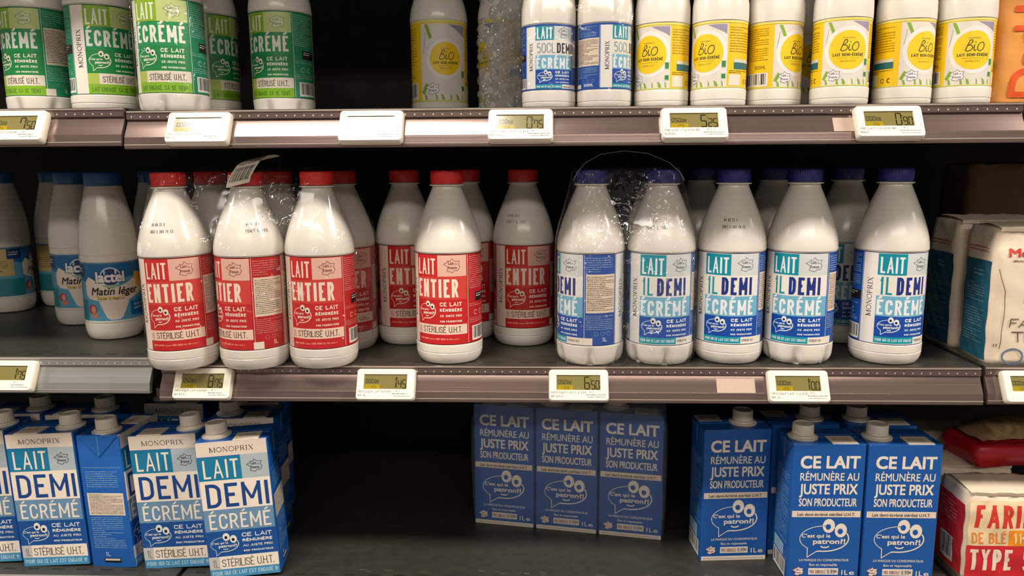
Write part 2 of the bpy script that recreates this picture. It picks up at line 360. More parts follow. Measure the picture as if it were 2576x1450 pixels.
    def emit(s, geo, mapper, stepx=None, stepy=None, normal=None, rough=0.4, off=(0, 0)):
        byc = {}
        for pts, col, layer in s.p:
            byc.setdefault(col, []).append((pts, layer))
        for col, lst in byc.items():
            vs = []; fs = []; ns = []
            for pts, layer in lst:
                parts = [pts]
                for ax, st in ((0, stepx), (1, stepy)):
                    if not st: continue
                    nxt = []
                    for p in parts:
                        lo = min(q[ax] for q in p); hi = max(q[ax] for q in p)
                        a = math.floor(lo / st + 1e-6); b = math.ceil(hi / st - 1e-6)
                        if b - a <= 1: nxt.append(p); continue
                        for k in range(a, b):
                            c = cut(p, ax, k * st, (k + 1) * st)
                            if len(c) > 2: nxt.append(c)
                    parts = nxt
                for p in parts:
                    ar = sum(p[i][0] * p[(i + 1) % len(p)][1] - p[(i + 1) % len(p)][0] * p[i][1] for i in range(len(p)))
                    if abs(ar) < 1e-7: continue
                    if ar < 0: p = p[::-1]
                    o = len(vs)
                    for a, b in p:
                        vs.append(mapper(a + off[0], b + off[1], layer))
                        if normal: ns.append(normal(a + off[0], b + off[1]))
                    fs.append(list(range(o, o + len(p))))
            geo.add(vs, fs, col if not isinstance(col, tuple) else ink(col, rough), bool(normal), ns or None)

LAY = 0.007
def cyl_map(R, z0):
    return (lambda x, y, l: ((R + l * LAY) * math.sin(x / R), -(R + l * LAY) * math.cos(x / R), z0 + y)), (lambda x, y: (math.sin(x / R), -math.cos(x / R), 0))

# ---------------------------------------------------------------- label artwork
SCH = {
 'red': dict(lait=(198, 36, 36), logo=(226, 178, 160), lw=(120, 70, 60), mid=(206, 62, 54), ce=(194, 32, 34), ster=(238, 206, 186), bot=(196, 30, 34), pan=(182, 24, 28), txt=(240, 218, 200), edge=(70, 10, 20), strip=(234, 214, 198)),
 'blue': dict(lait=(0, 140, 160), logo=(208, 212, 210), lw=(110, 110, 115), mid=(112, 176, 204), ce=(14, 72, 164), ster=(232, 226, 216), bot=(0, 150, 168), pan=(18, 72, 156), txt=(232, 234, 236), edge=(24, 34, 90), strip=(230, 226, 220), navy=(28, 48, 128), half=(170, 205, 210)),
 'green': dict(lait=(134, 174, 22), logo=(190, 204, 130), lw=(120, 130, 90), mid=(14, 138, 78), ce=(12, 128, 58), ster=(226, 214, 198), bot=(128, 178, 34), pan=(28, 132, 92), txt=(232, 230, 216), edge=(40, 90, 70), strip=(232, 222, 210)),
}
def milk_label(kind, R, H, small=False):
    A = Art(); c = SCH[kind]; k = R * math.pi / 180; T = lambda f: H * (1 - f)
    full = math.pi * R
    A.rect(-full, 0, full, H, WHITE if kind != 'red' else c['strip'], 0)
    def front(o):
        X = lambda d: (d + o) * k
        L, Rr = (-47.5, 47.5) if not small else (-43, 43)
        wd_ = Rr - L; F = lambda f: X(L + wd_ * f)
        A.rect(X(L), T(1 - 1 / 99), X(Rr), T(.0), WHITE if kind == 'blue' else c['ce'], 1)
        # MONOPRIX strip running upwards, left of the front panel
        sx = X(L - 25 + 3)
        A.rect(X(L - 25), 0, X(L), H, c['strip'], 1)
        A.serif('MONOPRIX', H * .3, X(L - 7), H * .72, R * .15, DARK, 3, vertical=True)
        A.rect(X(L), T(.245), F(.47), T(.015), c['lait'], 2)
        A.text('LAIT', F(.04), F(.43), T(.225), H * .175, R * .056, c['txt'], 3)
        A.rect(F(.47), T(.245), X(Rr), T(.015), c['logo'], 2)
        A.france(F(.73), T(.125), R * .24, c['lw'], R * .012, None if kind != 'green' else (206, 212, 170))
        if kind == 'red':
            A.rect(X(L), T(.5), X(Rr), T(.25), c['mid'], 2); A.text('ENTIER', F(.03), F(.84), T(.475), H * .2, R * .085, c['txt'], 3)
            ce0, ce1 = .5, .775
        elif kind == 'green':
            A.rect(X(L), T(.5), X(Rr), T(.25), c['mid'], 2); A.text('ÉCRÉMÉ', F(.03), F(.93), T(.465), H * .18, R * .08, c['txt'], 3)
            ce0, ce1 = .5, .765
        else:
            A.rect(X(L), T(.455), X(Rr), T(.245), WHITE, 2)
            if small: A.text('50CL', F(.04), F(.5), T(.44), H * .155, R * .035, (130, 150, 165), 3); A.text('DEMI', F(.54), F(.98), T(.44), H * .155, R * .055, (30, 34, 60), 3)
            else: A.text('1L', F(.04), F(.25), T(.455), H * .19, R * .055, c['lait'], 3); A.text('DEMI', F(.32), F(.86), T(.455), H * .19, R * .085, c['navy'], 3)
            A.rect(X(L), T(.69), X(Rr), T(.47), c['mid'], 2); A.text('ÉCRÉMÉ', F(.02), F(.9), T(.675), H * .165, R * .075, c['txt'], 3)
            ce0, ce1 = .69, .915
        A.rect(X(L), T(ce1), X(Rr), T(ce0), c['ce'], 2)
        ch = (ce1 - ce0) * H
        A.bubble(F(.05), T(ce1) + ch * .1, (F(.42) - F(.05)), ch * .86, c['txt'], DARK, R * .02)
        for i, (t, hh) in enumerate((('CE LAIT', .13), ('RÉMUNÈRE', .1), ('AU JUSTE PRIX', .075), ('SON PRODUCTEUR', .06))):
            A.text(t, F(.5), F(.9), T(ce0) - ch * (.26 + i * .215), ch * hh * 1.25, R * (.026 if i < 2 else .016), c['txt'], 3)
        if kind != 'blue':
            A.rect(X(L), T(.885), X(Rr), T(ce1), c['ster'], 2)
            if kind == 'red': A.text('1L', F(.03), F(.1), T(.865), H * .065, R * .018, (190, 120, 100), 3)
            else: A.rect(X(L), T(.885), F(.2), T(ce1), (170, 190, 80), 3)
            A.text('STÉRILISÉ U.H.T.', F(.14 if kind == 'red' else .26), F(.9), T(.865), H * .068, R * .018, (60, 40, 36), 3)
            A.rect(X(L), 0, X(Rr), T(.885), c['bot'], 2)
            if kind == 'green': A.text('LAIT ENGAGÉ, ÇA SE TIENT'.replace('Ç', 'C'), F(.06), F(.92), H * .03, H * .05, R * .016, (70, 110, 20), 3)
            else: A.micro(F(.05), F(.85), H * .03, H * .09, H * .055, (226, 130, 110), 3, seed=5)
        else:
            A.rect(X(L), H * .015, F(.68), T(ce1), c['bot'], 2); A.text('POUR QUI CE LAIT EST ENGAGÉ', F(.03), F(.65), H * .035, H * .03, R * .012, c['txt'], 3)
            A.rect(F(.68), H * .015, X(Rr), T(ce1), (236, 226, 214), 2); A.text('STÉRILISÉ U.H.T.', F(.7), F(.95), H * .035, H * .026, R * .008, (90, 80, 80), 3)
        return X(Rr)
    for n, o in enumerate((0, 180)):
        e = front(o); k2 = (60 if not small else 69) * k; x0 = e; x1 = e + k2
        for sh in ((0,) if n == 0 else (0, -2 * full)):
            a, b = x0 + sh, x1 + sh
            A.rect(a, 0, b, H, c['pan'], 1)
            A.rect(a + .04 * R, H * .01, a + .052 * R, H * .99, c['txt'], 2); A.rect(b - .03 * R, H * .01, b - .02 * R, H * .99, c['txt'], 2)
            p, q = a + .09 * R, b - .06 * R
            lt = tuple(int(.55 * t + .45 * u) for t, u in zip(c['txt'], c['pan']))
            if n == 0:
                A.micro(p, q, H * .8, H * .97, H * .03, lt, 3, .9, 11); A.rect(p, H * .36, q, H * .78, (226, 206, 184), 2)
                A.micro(p + .03 * R, q - .03 * R, H * .38, H * .765, H * .025, (96, 80, 72), 3, 1.0, 12)
                A.micro(p, q, H * .17, H * .34, H * .026, lt, 3, .95, 13)
                for i in range(3): A.stroke(arc(p + (.35 + .22 * i) * (q - p), H * .13, H * .022, H * .022, 0, 360, 10), R * .01, lt, 3)
                A.rect(a, 0, a + .28 * (b - a), H * .085, (232, 220, 204), 2); A.text('1L' if not small else '500ML', p + (.55 if not small else .4) * (q - p), p + (.72 if not small else .8) * (q - p), H * .045, H * .045, R * .018, c['txt'], 3)
            else:
                A.micro(p, q, H * .6, H * .975, H * .027, lt, 3, .95, 21)
                A.rect(p + .3 * (q - p), H * .46, q, H * .56, (24, 18, 18), 2); A.micro(p + .34 * (q - p), q - .1 * R, H * .5, H * .555, H * .03, WHITE, 3, .9, 24)
                A.micro(p, q, H * .4, H * .45, H * .026, lt, 3, .9, 22)
                for i in range(2): A.stroke(arc(p + (.3 + .3 * i) * (q - p), H * .335, H * .026, H * .026, 20, 330, 10), R * .014, c['txt'], 3)
                A.micro(p, q, H * .22, H * .29, H * .026, lt, 3, .9, 23)
                A.barcode(p + .12 * (q - p), H * .025, q, H * .19)
    A.rect(-full, H * .992, full, H, c['edge'], 4)
    A.rect(-full, 0, full, H * .006, c['edge'], 4)
    if small: A.rect(-full, H * .97, full, H, c['pan'], 4); A.rect(-full, 0, full, H * .022, c['pan'], 4)
    return A
def bio_label(R, H, big=False):
    A = Art(); k = R * math.pi / 180; full = math.pi * R
    YEL = (238, 196, 22); GRY = (222, 214, 204); INK = (70, 66, 40); LEAF = (132, 168, 50)
    A.rect(-full, 0, full, H, YEL, 0)
    def front(o):
        X = lambda d: (d + o) * k
        A.rect(X(-49), H * .015, X(50), H * .96, GRY, 1)
        r = min(2.3, H * .29); cy = H * .53; cx = X(3)
        A.disc(cx, cy, r * 1.22, r * 1.22, (232, 226, 220), 2, 32)
        A.disc(cx, cy, r, r, (240, 200, 24), 3, 32)
        A.poly([(X(8), H * .95), (X(48), H * .95), (X(48), H * .8), (X(40), H * .84), (X(28), H * .88)], (150, 140, 160), 2)
        A.poly([(X(-40), H * .95), (X(-33), H * .95), (X(-24), H * .79), (X(-30), H * .77)], LEAF, 2)
        for d, w in ((-40, 7), (-18, 6), (-6, 8), (12, 4), (26, 9), (40, 4)):
            A.poly([(X(d), H * .02), (X(d + w * .7), H * .02), (X(d + w * .4), H * .02 + R * .15), (X(d - w * .3), H * .02 + R * .22)], LEAF, 2)
        A.stroke([(X(-43), H * .6), (X(-38), H * .85)], R * .012, (110, 130, 70), 2); A.stroke([(X(-45), H * .1), (X(-36), H * .22)], R * .12, LEAF, 2)
        q = lambda pts: [(cx + a * r, cy + b * r) for a, b in pts]
        lw = r * .045
        A.ftext('MONOPRIX', cx - r * .3, cx + r * .3, cy + r * .58, r * .07, INK, 4)
        A.stroke(q([(-.42, -.02), (-.3, .3), (-.22, .5), (-.12, .52), (-.08, .42), (-.2, .3), (-.3, .24), (-.14, .24), (-.06, .12), (-.16, -.02), (-.34, -.06), (-.42, .02)]), lw, INK, 4)
        A.stroke(q([(.02, .28), (-.02, .02), (.04, -.04), (.12, .02)]), lw, INK, 4); A.disc(cx + .06 * r, cy + .4 * r, lw * .7, lw * .7, INK, 4, 8)
        A.stroke([(cx + .34 * r + .17 * r * math.cos(t) + .05 * r * math.sin(t), cy + .17 * r + .22 * r * math.sin(t)) for t in [i * math.pi / 8 for i in range(17)]], lw, INK, 4)
        A.text('LAIT DEMI-ÉCRÉMÉ', cx - r * .78, cx + r * .8, cy - r * .32, r * .15, r * .035, INK, 4)
        A.stroke([(cx - r * .55, cy - r * .42), (cx + r * .55, cy - r * .42)], r * .02, (170, 140, 20), 4)
        A.ftext('Stérilisé U.H.T.', cx - r * .4, cx + r * .4, cy - r * .62, r * .12, (150, 120, 20), 4)
        A.france(X(-25), H * .16, R * .24, (90, 80, 120), R * .012, (236, 230, 226))
        for z, col in ((.3, (60, 130, 70)), (.13, (50, 130, 60))):
            A.rect(X(38), H * z, X(48), H * z + R * .26, (214, 220, 200), 3); A.rect(X(39), H * z + R * .02, X(47), H * z + R * (.24 if z > .2 else .18), col, 4)
    for n, o in enumerate((0, 180)):
        front(o)
        for sh in ((0,) if n == 0 else (0, -2 * full)):
            p, q = (o + 54) * k + sh, (o + 127) * k + sh
            if n == 0:
                A.micro(p, p + .95 * (q - p), H * .5, H * .93, H * .05, (176, 138, 16), 3, .95, 31); A.rect(p + .15 * (q - p), H * .28, q - .1 * (q - p), H * .38, (30, 100, 110), 3)
                A.rect(p + .15 * (q - p), H * .38, q - .1 * (q - p), H * .43, (210, 210, 190), 3); A.micro(p, q, H * .2, H * .27, H * .035, (120, 90, 10), 3, .9, 32)
                A.rect(p, H * .03, p + .4 * (q - p), H * .2, (228, 216, 196), 2)
                A.stroke(arc(p + .6 * (q - p), H * .1, R * .07, R * .07, 20, 340, 9), R * .02, (90, 60, 10), 3); A.stroke(arc(p + .8 * (q - p), H * .1, R * .06, R * .07, 60, 300, 9), R * .03, (60, 40, 10), 3)
            else:
                A.micro(p, q, H * .42, H * .93, H * .042, (176, 138, 16), 3, .9, 33); A.text('500ML' if not big else '1L', p + .5 * (q - p), p + .85 * (q - p), H * .3, H * .05, R * .014, (140, 104, 10), 3)
                A.barcode(p, H * .03, q - .1 * R, H * .24, 5)
    A.rect(-full, H * .97, full, H, (226, 214, 96), 4); A.rect(-full, 0, full, H * .015, (206, 206, 90), 4)
    return A
def lactel_label(R, H):
    A = Art(); k = R * math.pi / 180; full = math.pi * R
    BL = (24, 104, 160); SKY = (86, 160, 196); CRM = (236, 220, 202); NV = (22, 54, 110); BK = (36, 30, 34)
    A.rect(-full, 0, full, H, SKY, 0)
    def front(o):
        X = lambda d: (d + o) * k
        A.rect(X(-90), H * .74, X(90), H, BL, 1)
        A.poly([(X(-90), H * .72), (X(-10), H * .56), (X(-10), H * .74), (X(-90), H * .74)], BL, 1)
        # cream wave with a milk drop below
        for a, b, c, d, e, f in ((-64, .44, .66, -55, .38, .76), (-55, .38, .76, -30, .34, .66), (-30, .34, .66, 5, .32, .58), (5, .32, .58, 25, .34, .64), (25, .34, .64, 50, .42, .76), (50, .42, .76, 90, .5, .8)):
            A.poly([(X(a), H * b), (X(d), H * e), (X(d), H * f), (X(a), H * c)], CRM, 2)
        A.poly([(X(-34), H * .36), (X(26), H * .36), (X(10), H * .06), (X(4), H * .02), (X(-14), H * .02), (X(-20), H * .06)], CRM, 2)
        A.stroke([(X(26), H * .33), (X(10), H * .06), (X(4), H * .02), (X(-14), H * .02), (X(-20), H * .06), (X(-34), H * .33)], R * .02, (220, 235, 240), 3)
        A.disc(X(-8), H * .755, R * .36, H * .165, (214, 228, 234), 2, 24); A.disc(X(-8), H * .755, R * .32, H * .145, NV, 3, 24)
        A.poly([(X(-26), H * .62), (X(10), H * .62), (X(-4), H * .55), (X(-12), H * .55)], (150, 190, 150), 3)
        A.ftext('lactel', X(-36), X(18), H * .675, H * .175, NV, 4, bold=R * .12); A.ftext('lactel', X(-36), X(18), H * .675, H * .175, (238, 232, 226), 5, bold=R * .05)
        A.ftext('Matin léger', X(-49), X(46), H * .45, H * .135, BK, 6, bold=R * .014, slant=.22)
        for a, b in ((-44, -20), (-20, 5), (5, 30)):
            A.poly([(X(a), H * (.4 + .0008 * a * a * .02)), (X(b), H * .36 + (b > 20) * H * .06), (X(b), H * .41 + (b > 20) * H * .05), (X(a), H * (.42 + (a < -40) * .02))], (220, 190, 70), 3)
        A.ftext('Facile à digérer', X(-36), X(18), H * .365, H * .04, BK, 4)
        A.poly([(X(40), H * .7), (X(62), H * .6), (X(66), H * .78), (X(44), H * .82)], (226, 176, 40), 3); A.poly([(X(46), H * .56), (X(64), H * .52), (X(62), H * .62), (X(46), H * .66)], (240, 200, 70), 3)
        A.disc(X(-50), H * .2, R * .18, H * .085, (170, 60, 60), 3); A.disc(X(-48), H * .2, R * .1, H * .06, (220, 150, 140), 4); A.disc(X(-46), H * .1, R * .16, H * .05, (190, 140, 110), 3)
        A.rect(X(28), H * .06, X(72), H * .3, BL, 3)
        for i, t in enumerate(('SANS', 'LACTOSE')): A.text(t, X(36), X(62), H * (.225 - .065 * i), H * .042, R * .018, (220, 230, 236), 4)
    front(0)
    # back panel, turned away on the far bottles: cream text box above a teal band
    A.rect(95 * k, H * .42, full, H * .9, (196, 170, 110), 2); A.micro(100 * k, 140 * k, H * .5, H * .88, H * .05, (110, 96, 60), 3, .9, 41); A.rect(-full, H * .42, -84 * k, H * .97, (196, 170, 110), 2); A.micro(-165 * k, -90 * k, H * .5, H * .74, H * .05, (110, 96, 60), 3, .9, 42)
    A.rect(95 * k, 0, full, H * .38, (40, 130, 140), 2); A.rect(-full, 0, -62 * k, H * .36, (40, 130, 140), 2)
    A.rect(-98 * k, H * .76, -66 * k, H * .97, NV, 3); A.micro(-94 * k, -70 * k, H * .8, H * .93, H * .06, CRM, 4, .9, 43)
    A.rect(-full, H * .97, full, H, (60, 120, 160), 4)
    return A

# ---------------------------------------------------------------- bottles
P1L = [(0, .25), (2.9, .2), (3.25, 0), (3.65, .12), (3.95, .5), (4.12, 1.0), (4.17, 1.42), (4.1, 1.5), (4.18, 1.6), (4.2, 2.3), (4.19, 2.48), (4.1, 2.56), (4.1, 13.85), (4.19, 13.95), (4.2, 14.2), (4.16, 14.8), (4.05, 15.5), (3.85, 16.3), (3.55, 17.3), (3.15, 18.35), (2.75, 19.35), (2.38, 20.25), (2.06, 21.0), (1.86, 21.5), (1.8, 21.75), (1.8, 21.82), (2.12, 21.86), (2.12, 22.0), (1.75, 22.03), (1.7, 22.1)]
P50 = [(0, .2), (2.3, .18), (2.65, 0), (2.95, .1), (3.2, .4), (3.3, .8), (3.3, 1.0), (3.24, 1.06), (3.31, 1.14), (3.33, 2.2), (3.3, 2.36), (3.24, 2.4), (3.24, 10.1), (3.32, 10.18), (3.33, 11.0), (3.3, 12.2), (3.15, 13.3), (2.85, 14.5), (2.45, 15.6), (2.05, 16.6), (1.8, 17.2), (1.76, 17.4), (2.05, 17.45), (2.05, 17.58), (1.7, 17.6)]
PLAC = [(0, .25), (2.4, .2), (2.8, 0), (3.2, .15), (3.5, .6), (3.68, 1.3), (3.74, 2.0), (3.74, 2.28), (3.67, 2.36), (3.74, 2.46), (3.74, 2.66), (3.66, 2.74), (3.66, 10.75), (3.74, 10.85), (3.74, 11.6), (3.68, 11.68), (3.74, 11.76), (3.74, 12.8), (3.68, 14.0), (3.5, 15.4), (3.22, 16.9), (2.9, 18.2), (2.62, 19.4), (2.42, 20.3), (2.34, 20.8), (2.3, 20.95)]
PET6 = lambda r, z, a, i: r - (0.75 * max(0, 1 - z / 2.4) ** .8 * math.exp(-((((a / (2 * math.pi) * 6 + .5) % 1) - .5) / .11) ** 2) if 0 < z < 2.4 and r > 3 else 0)
def cap_mesh(r, z0, z1, mat, ribs=48):
    g = Geo()
    fr = lambda q, z, a, i: q - (.05 if (i % 2 and q > r * .9 and z0 + .2 < z < z1 - .1) else 0)
    g.lathe([(r * .8, z0), (r * .985, z0), (r * .985, z0 + .18), (r, z0 + .26), (r, z1 - .25), (r * .985, z1 - .12), (r * .93, z1), (r * .85, z1 - .03), (0.01, z1 - .03)], mat, ribs * 2, fr)
    return g
PROTO = {}
def bottle_parts(key):
    """one hidden-free prototype per kind: list of (part name, mesh)"""
    if key in PROTO: return PROTO[key]
    kind, base = key.split(':'); out = []
    g = Geo()
    if base == 'small': g.lathe(P50, milk50, 56)
    elif base == 'lactel': g.lathe(PLAC, milk, 60)
    elif base == 'petal': g.lathe(P1L[:4] + [(3.95, .5), (4.05, .75), (4.12, 1.0), (4.15, 1.3), (4.17, 1.6), (4.19, 1.9)] + P1L[9:], milk, 120, PET6)
    else: g.lathe(P1L, milk, 60)
    ob = g.build('body'); out.append(ob)
    g = Geo()
    if base == 'small': R, z0, H = 3.25, 2.45, 7.6; A = bio_label(R, H) if kind == 'bio' else milk_label('blue', R, H, True)
    elif base == 'lactel': R, z0, H = 3.67, 2.77, 7.95; A = lactel_label(R, H)
    else: R, z0, H = 4.11, 2.6, 11.2; A = bio_label(R, H, True) if kind == 'bio' else milk_label(kind, R, H)
    mp, nm = cyl_map(R, z0); A.emit(g, mp, .34, None, nm); out.append(g.build('label'))
    if base == 'small': g = cap_mesh(1.95, 17.6, 19.2, cap_navy if kind == 'blue' else cap_green)
    elif base == 'lactel': g = cap_mesh(2.35, 20.98, 22.8, cap_blue)
    else: g = cap_mesh(2.0, 22.1, 23.7, {'red': cap_red, 'blue': cap_navy, 'green': cap_green, 'bio': cap_green}[kind])
    out.append(g.build('cap'))
    PROTO[key] = out; return out
USED = set()
def date_print(parent, l1, l2, ang):
    A = Art(); A.text(l1, -1.0, .6, .5, .36, .045, (70, 64, 66), 1, gap=.09); A.text(l2, -1.1, 1.5, -.3, .36, .045, (70, 64, 66), 1, gap=.09)
    g = Geo(); pr = sorted((z, r) for r, z in P1L if z > 13.8 and z < 21.8)
    def rad(z):
        for (a, b), (c, d) in zip(pr, pr[1:]):
            if a <= z <= c: return b + (d - b) * (z - a) / (c - a)
        return 3.5
    def mp(x, y, l):
        z = 17.0 + y; r = rad(z) + .03; a = math.radians(ang) + x / 3.6
        return (r * math.sin(a), -r * math.cos(a), z)
    A.emit(g, mp, .2, .2); g.build('date_print', parent)
def bottle(key, x, y, zs, face, label, group=None, lean=0.0, date=None):
    beta = math.atan2(x - CAMP[0], y - CAMP[1]); rz = -beta + math.radians(face)
    o = thing('milk_bottle', label, 'bottle', W(x, y, zs), (0, math.radians(lean), rz if not lean else 0), group)
    if lean:
        o.rotation_mode = 'XYZ'
        m = Matrix.Rotation(math.radians(lean), 3, 'Y') @ Matrix.Rotation(rz, 3, 'Z'); o.rotation_euler = m.to_euler()
    parts = bottle_parts(key)
    for p in parts:
        if p.name not in USED: c = p; USED.add(p.name)
        else: c = p.copy(); S.collection.objects.link(c)
        c.parent = o
    if date: date_print(o, *date)
    return o

# ---------------------------------------------------------------- shelves
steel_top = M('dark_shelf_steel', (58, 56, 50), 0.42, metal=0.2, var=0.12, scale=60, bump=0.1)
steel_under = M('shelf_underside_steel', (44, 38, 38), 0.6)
alu = M('rail_satin_plastic', (134, 114, 108), 0.2, metal=0.75, var=0.05, scale=8, stretch=(.2, 30, 90))
alu2 = M('rail_highlight_line', (196, 180, 168), 0.3, metal=0.4, var=0.05)  # paler than the rail: thin highlight lines painted along nose and lip
alu_l = M('rail_aluminium', (150, 150, 146), 0.28, metal=0.5, var=0.06, scale=8, stretch=(.2, 30, 90))
slot = M('slot_black', (10, 10, 10), 0.8)
dots = M('rail_dots', (238, 226, 210), 0.2, metal=0.3)
RAIL = [(0.15, -.05), (-.15, -.03), (-.28, -.12), (-.3, -.32), (-.24, -.4), (-.32, -.46), (-.36, -1.0), (-.3, -1.08), (-.12, -1.14), (-.2, -1.3), (-.24, -1.42), (-.662, -2.2), (-.7, -2.21), (-1.138, -3.02), (-1.18, -3.1), (-1.17, -3.32), (-1.23, -3.42), (-1.22, -3.64), (-1.3, -3.78), (-1.3, -4.25), (-1.22, -4.36), (-.7, -4.36), (-.66, -4.0), (.15, -1.2)]
def shelf(x0, x1, yf, z, label, mat_r, depth=50, slots=True, patch=None):
    g = Geo(); g.box(x0 + .1, x1 - .1, yf, yf + depth, z - .12, z, steel_top)
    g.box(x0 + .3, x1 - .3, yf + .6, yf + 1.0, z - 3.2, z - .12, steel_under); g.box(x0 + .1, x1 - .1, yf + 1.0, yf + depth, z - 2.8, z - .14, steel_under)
    if slots:
        n = int((x1 - x0) / 3.3)
        for i in range(n):
            cx = x0 + 1.6 + i * 3.3; g.box(cx, cx + 1.5, yf + 1.2, yf + 1.55, z - .01, z + .012, slot)
    if 'worn' in label: scuffs(g, x0 + 22, x1 - 16, yf, z)
    o = g.build('shelf'); o.location = (0, 0, Z0); tag(o, label, 'shelf')
    g = Geo(); g.extrude_x([(yf + a, z + b) for a, b in RAIL], x0, x1, mat_r)
    g.box(x0, x1, yf - .33, yf - .29, z - .22, z - .1, alu2); g.box(x0, x1, yf - 1.33, yf - 1.29, z - 3.95, z - 3.84, alu2)
    n = int((x1 - x0) / 1.05)
    for i in range(n):
        cx = x0 + .6 + i * 1.05; vs = [(cx + .085 * math.cos(t * math.pi / 4), yf - .36, z - .72 + .085 * math.sin(t * math.pi / 4)) for t in range(8)]
        g.add(vs, [list(range(8))], dots, False)
    r = g.build('price_rail', o)
    if patch:
        g = Geo(); a, b = patch; w = 4.6
        g.add([(a, yf - .3, z - 1.5), (a + w, yf - .3, z - 1.5), (a + w, yf - 1.18, z - 3.0), (a, yf - 1.18, z - 3.0), (a, yf - .2, z - 1.5), (a + w, yf - .2, z - 1.5), (a + w, yf - 1.1, z - 3.0), (a, yf - 1.1, z - 3.0)],
              [(0, 3, 2, 1), (0, 1, 5, 4), (2, 3, 7, 6), (1, 2, 6, 5), (3, 0, 4, 7)], M('blank_paper_strip', (186, 162, 146), .5), False)
        tag(g.build('blank_strip', o), 'blank pale sticker on the rail')
    return o
def scuffs(g, x0, x1, yf, z):
    r = random.Random(17); wear = M('worn_edge_metal', (150, 136, 122), .35, metal=.5)
    for i in range(70):
        a = r.uniform(x0, x1); w_ = r.uniform(.15, 1.3); y = yf + r.choice((.25, .5, 2.2, 2.6)) + r.uniform(-.15, .15); t = r.uniform(.03, .09)
        g.add([(a, y, z + .014), (a + w_, y + r.uniform(-.05, .05), z + .014), (a + w_ * .9, y + t, z + .014), (a + w_ * .2, y + t * 1.4, z + .014)], [(0, 1, 2, 3)], wear, False)
YM, YU, HU, ZB = -1.9, -5.1, 30.75, -28.7
shelf(-50, 50, YM, 0, 'middle grey shelf carrying the red and blue litre bottles', alu, patch=(18.6, 0))
shelf(-50, 50, YU, HU, 'upper grey shelf carrying the green, small blue and yellow bottles', alu, patch=(29.5, 0))
shelf(-50, 50, -2.2, ZB, 'bottom grey shelf carrying the blue cartons, its front edge worn', alu)
shelf(-50, 50, -5.1, 63.0, 'topmost shelf roofing over the green and yellow bottles', alu, slots=False)
shelf(-152, -51.2, YM, .9, 'left neighbouring shelf where blue-capped bottles stand far back', alu_l)
shelf(-152, -50.2, YU - .2, HU + .35, 'left neighbouring upper shelf under the leftmost green bottle', alu)
shelf(-152, -50.4, -2.0, ZB + .1, 'left neighbouring bottom shelf under the leaning cartons', alu_l)
shelf(-152, -51, -5.1, 63.0, 'left neighbouring topmost shelf above the green bottles', alu, slots=False)
shelf(50.5, 152, YM, .1, 'right neighbouring shelf carrying the cream flour bags', alu)
shelf(50.6, 152, -2.0, ZB, 'right neighbouring bottom shelf carrying the red flour bag', alu)
shelf(50.9, 152, YU + .4, HU + .1, 'right neighbouring upper shelf under the orange packet', alu)
shelf(51, 152, -5.1, 63.0, 'right neighbouring topmost shelf above the orange packet', alu, slots=False)
g = Geo(); g.box(-152, 152, 46, 47, -60, 100, M('back_panel_dark', (22, 18, 20), .7)); o = g.build('wall_back'); o.location = (0, 0, Z0); tag(o, kind='structure')
g = Geo()
g.box(-500, 500, -420, 120, -116, -115, M('shop_floor_tile', (120, 112, 104), .35)); o = g.build('floor'); o.location = (0, 0, Z0); tag(o, kind='structure')

# ---------------------------------------------------------------- price tags
tagw = M('tag_white_plastic', (236, 228, 210), 0.32, var=0.02, coat=0.3); lcdm = M('lcd_olive', (122, 112, 60), 0.12, spec=0.6, coat=1.0, var=0.03)
SEG = {'0': 'abcdef', '1': 'bc', '2': 'abged', '3': 'abgcd', '4': 'fgbc', '5': 'afgcd', '6': 'afgedc', '7': 'fabc', '8': 'abcdefg', '9': 'abcdfg'}
def seg(A, ch, x, y, w, h, t, col):
    P = {'a': ((x, y + h), (x + w, y + h)), 'b': ((x + w, y + h), (x + w, y + h / 2)), 'c': ((x + w, y + h / 2), (x + w, y)), 'd': ((x, y), (x + w, y)), 'e': ((x, y), (x, y + h / 2)), 'f': ((x, y + h / 2), (x, y + h)), 'g': ((x, y + h / 2), (x + w, y + h / 2))}
    for s_ in SEG[ch]:
        (a, b), (c, d) = P[s_]; dx, dy = (c - a) * .1, (d - b) * .08
        A.stroke([(a + dx * 0 - (t / 2 if dx else 0) * 0, b + dy), (c, d - dy)], t, col, 2)
def rrect(w, h, r, n=5):
    pts = []
    for cx, cz, a0 in ((w / 2 - r, h / 2 - r, 0), (-w / 2 + r, h / 2 - r, 90), (-w / 2 + r, -h / 2 + r, 180), (w / 2 - r, -h / 2 + r, 270)):
        for i in range(n + 1):
            a = math.radians(a0 + 90 * i / n); pts.append((cx + r * math.cos(a), cz + r * math.sin(a)))
    return pts
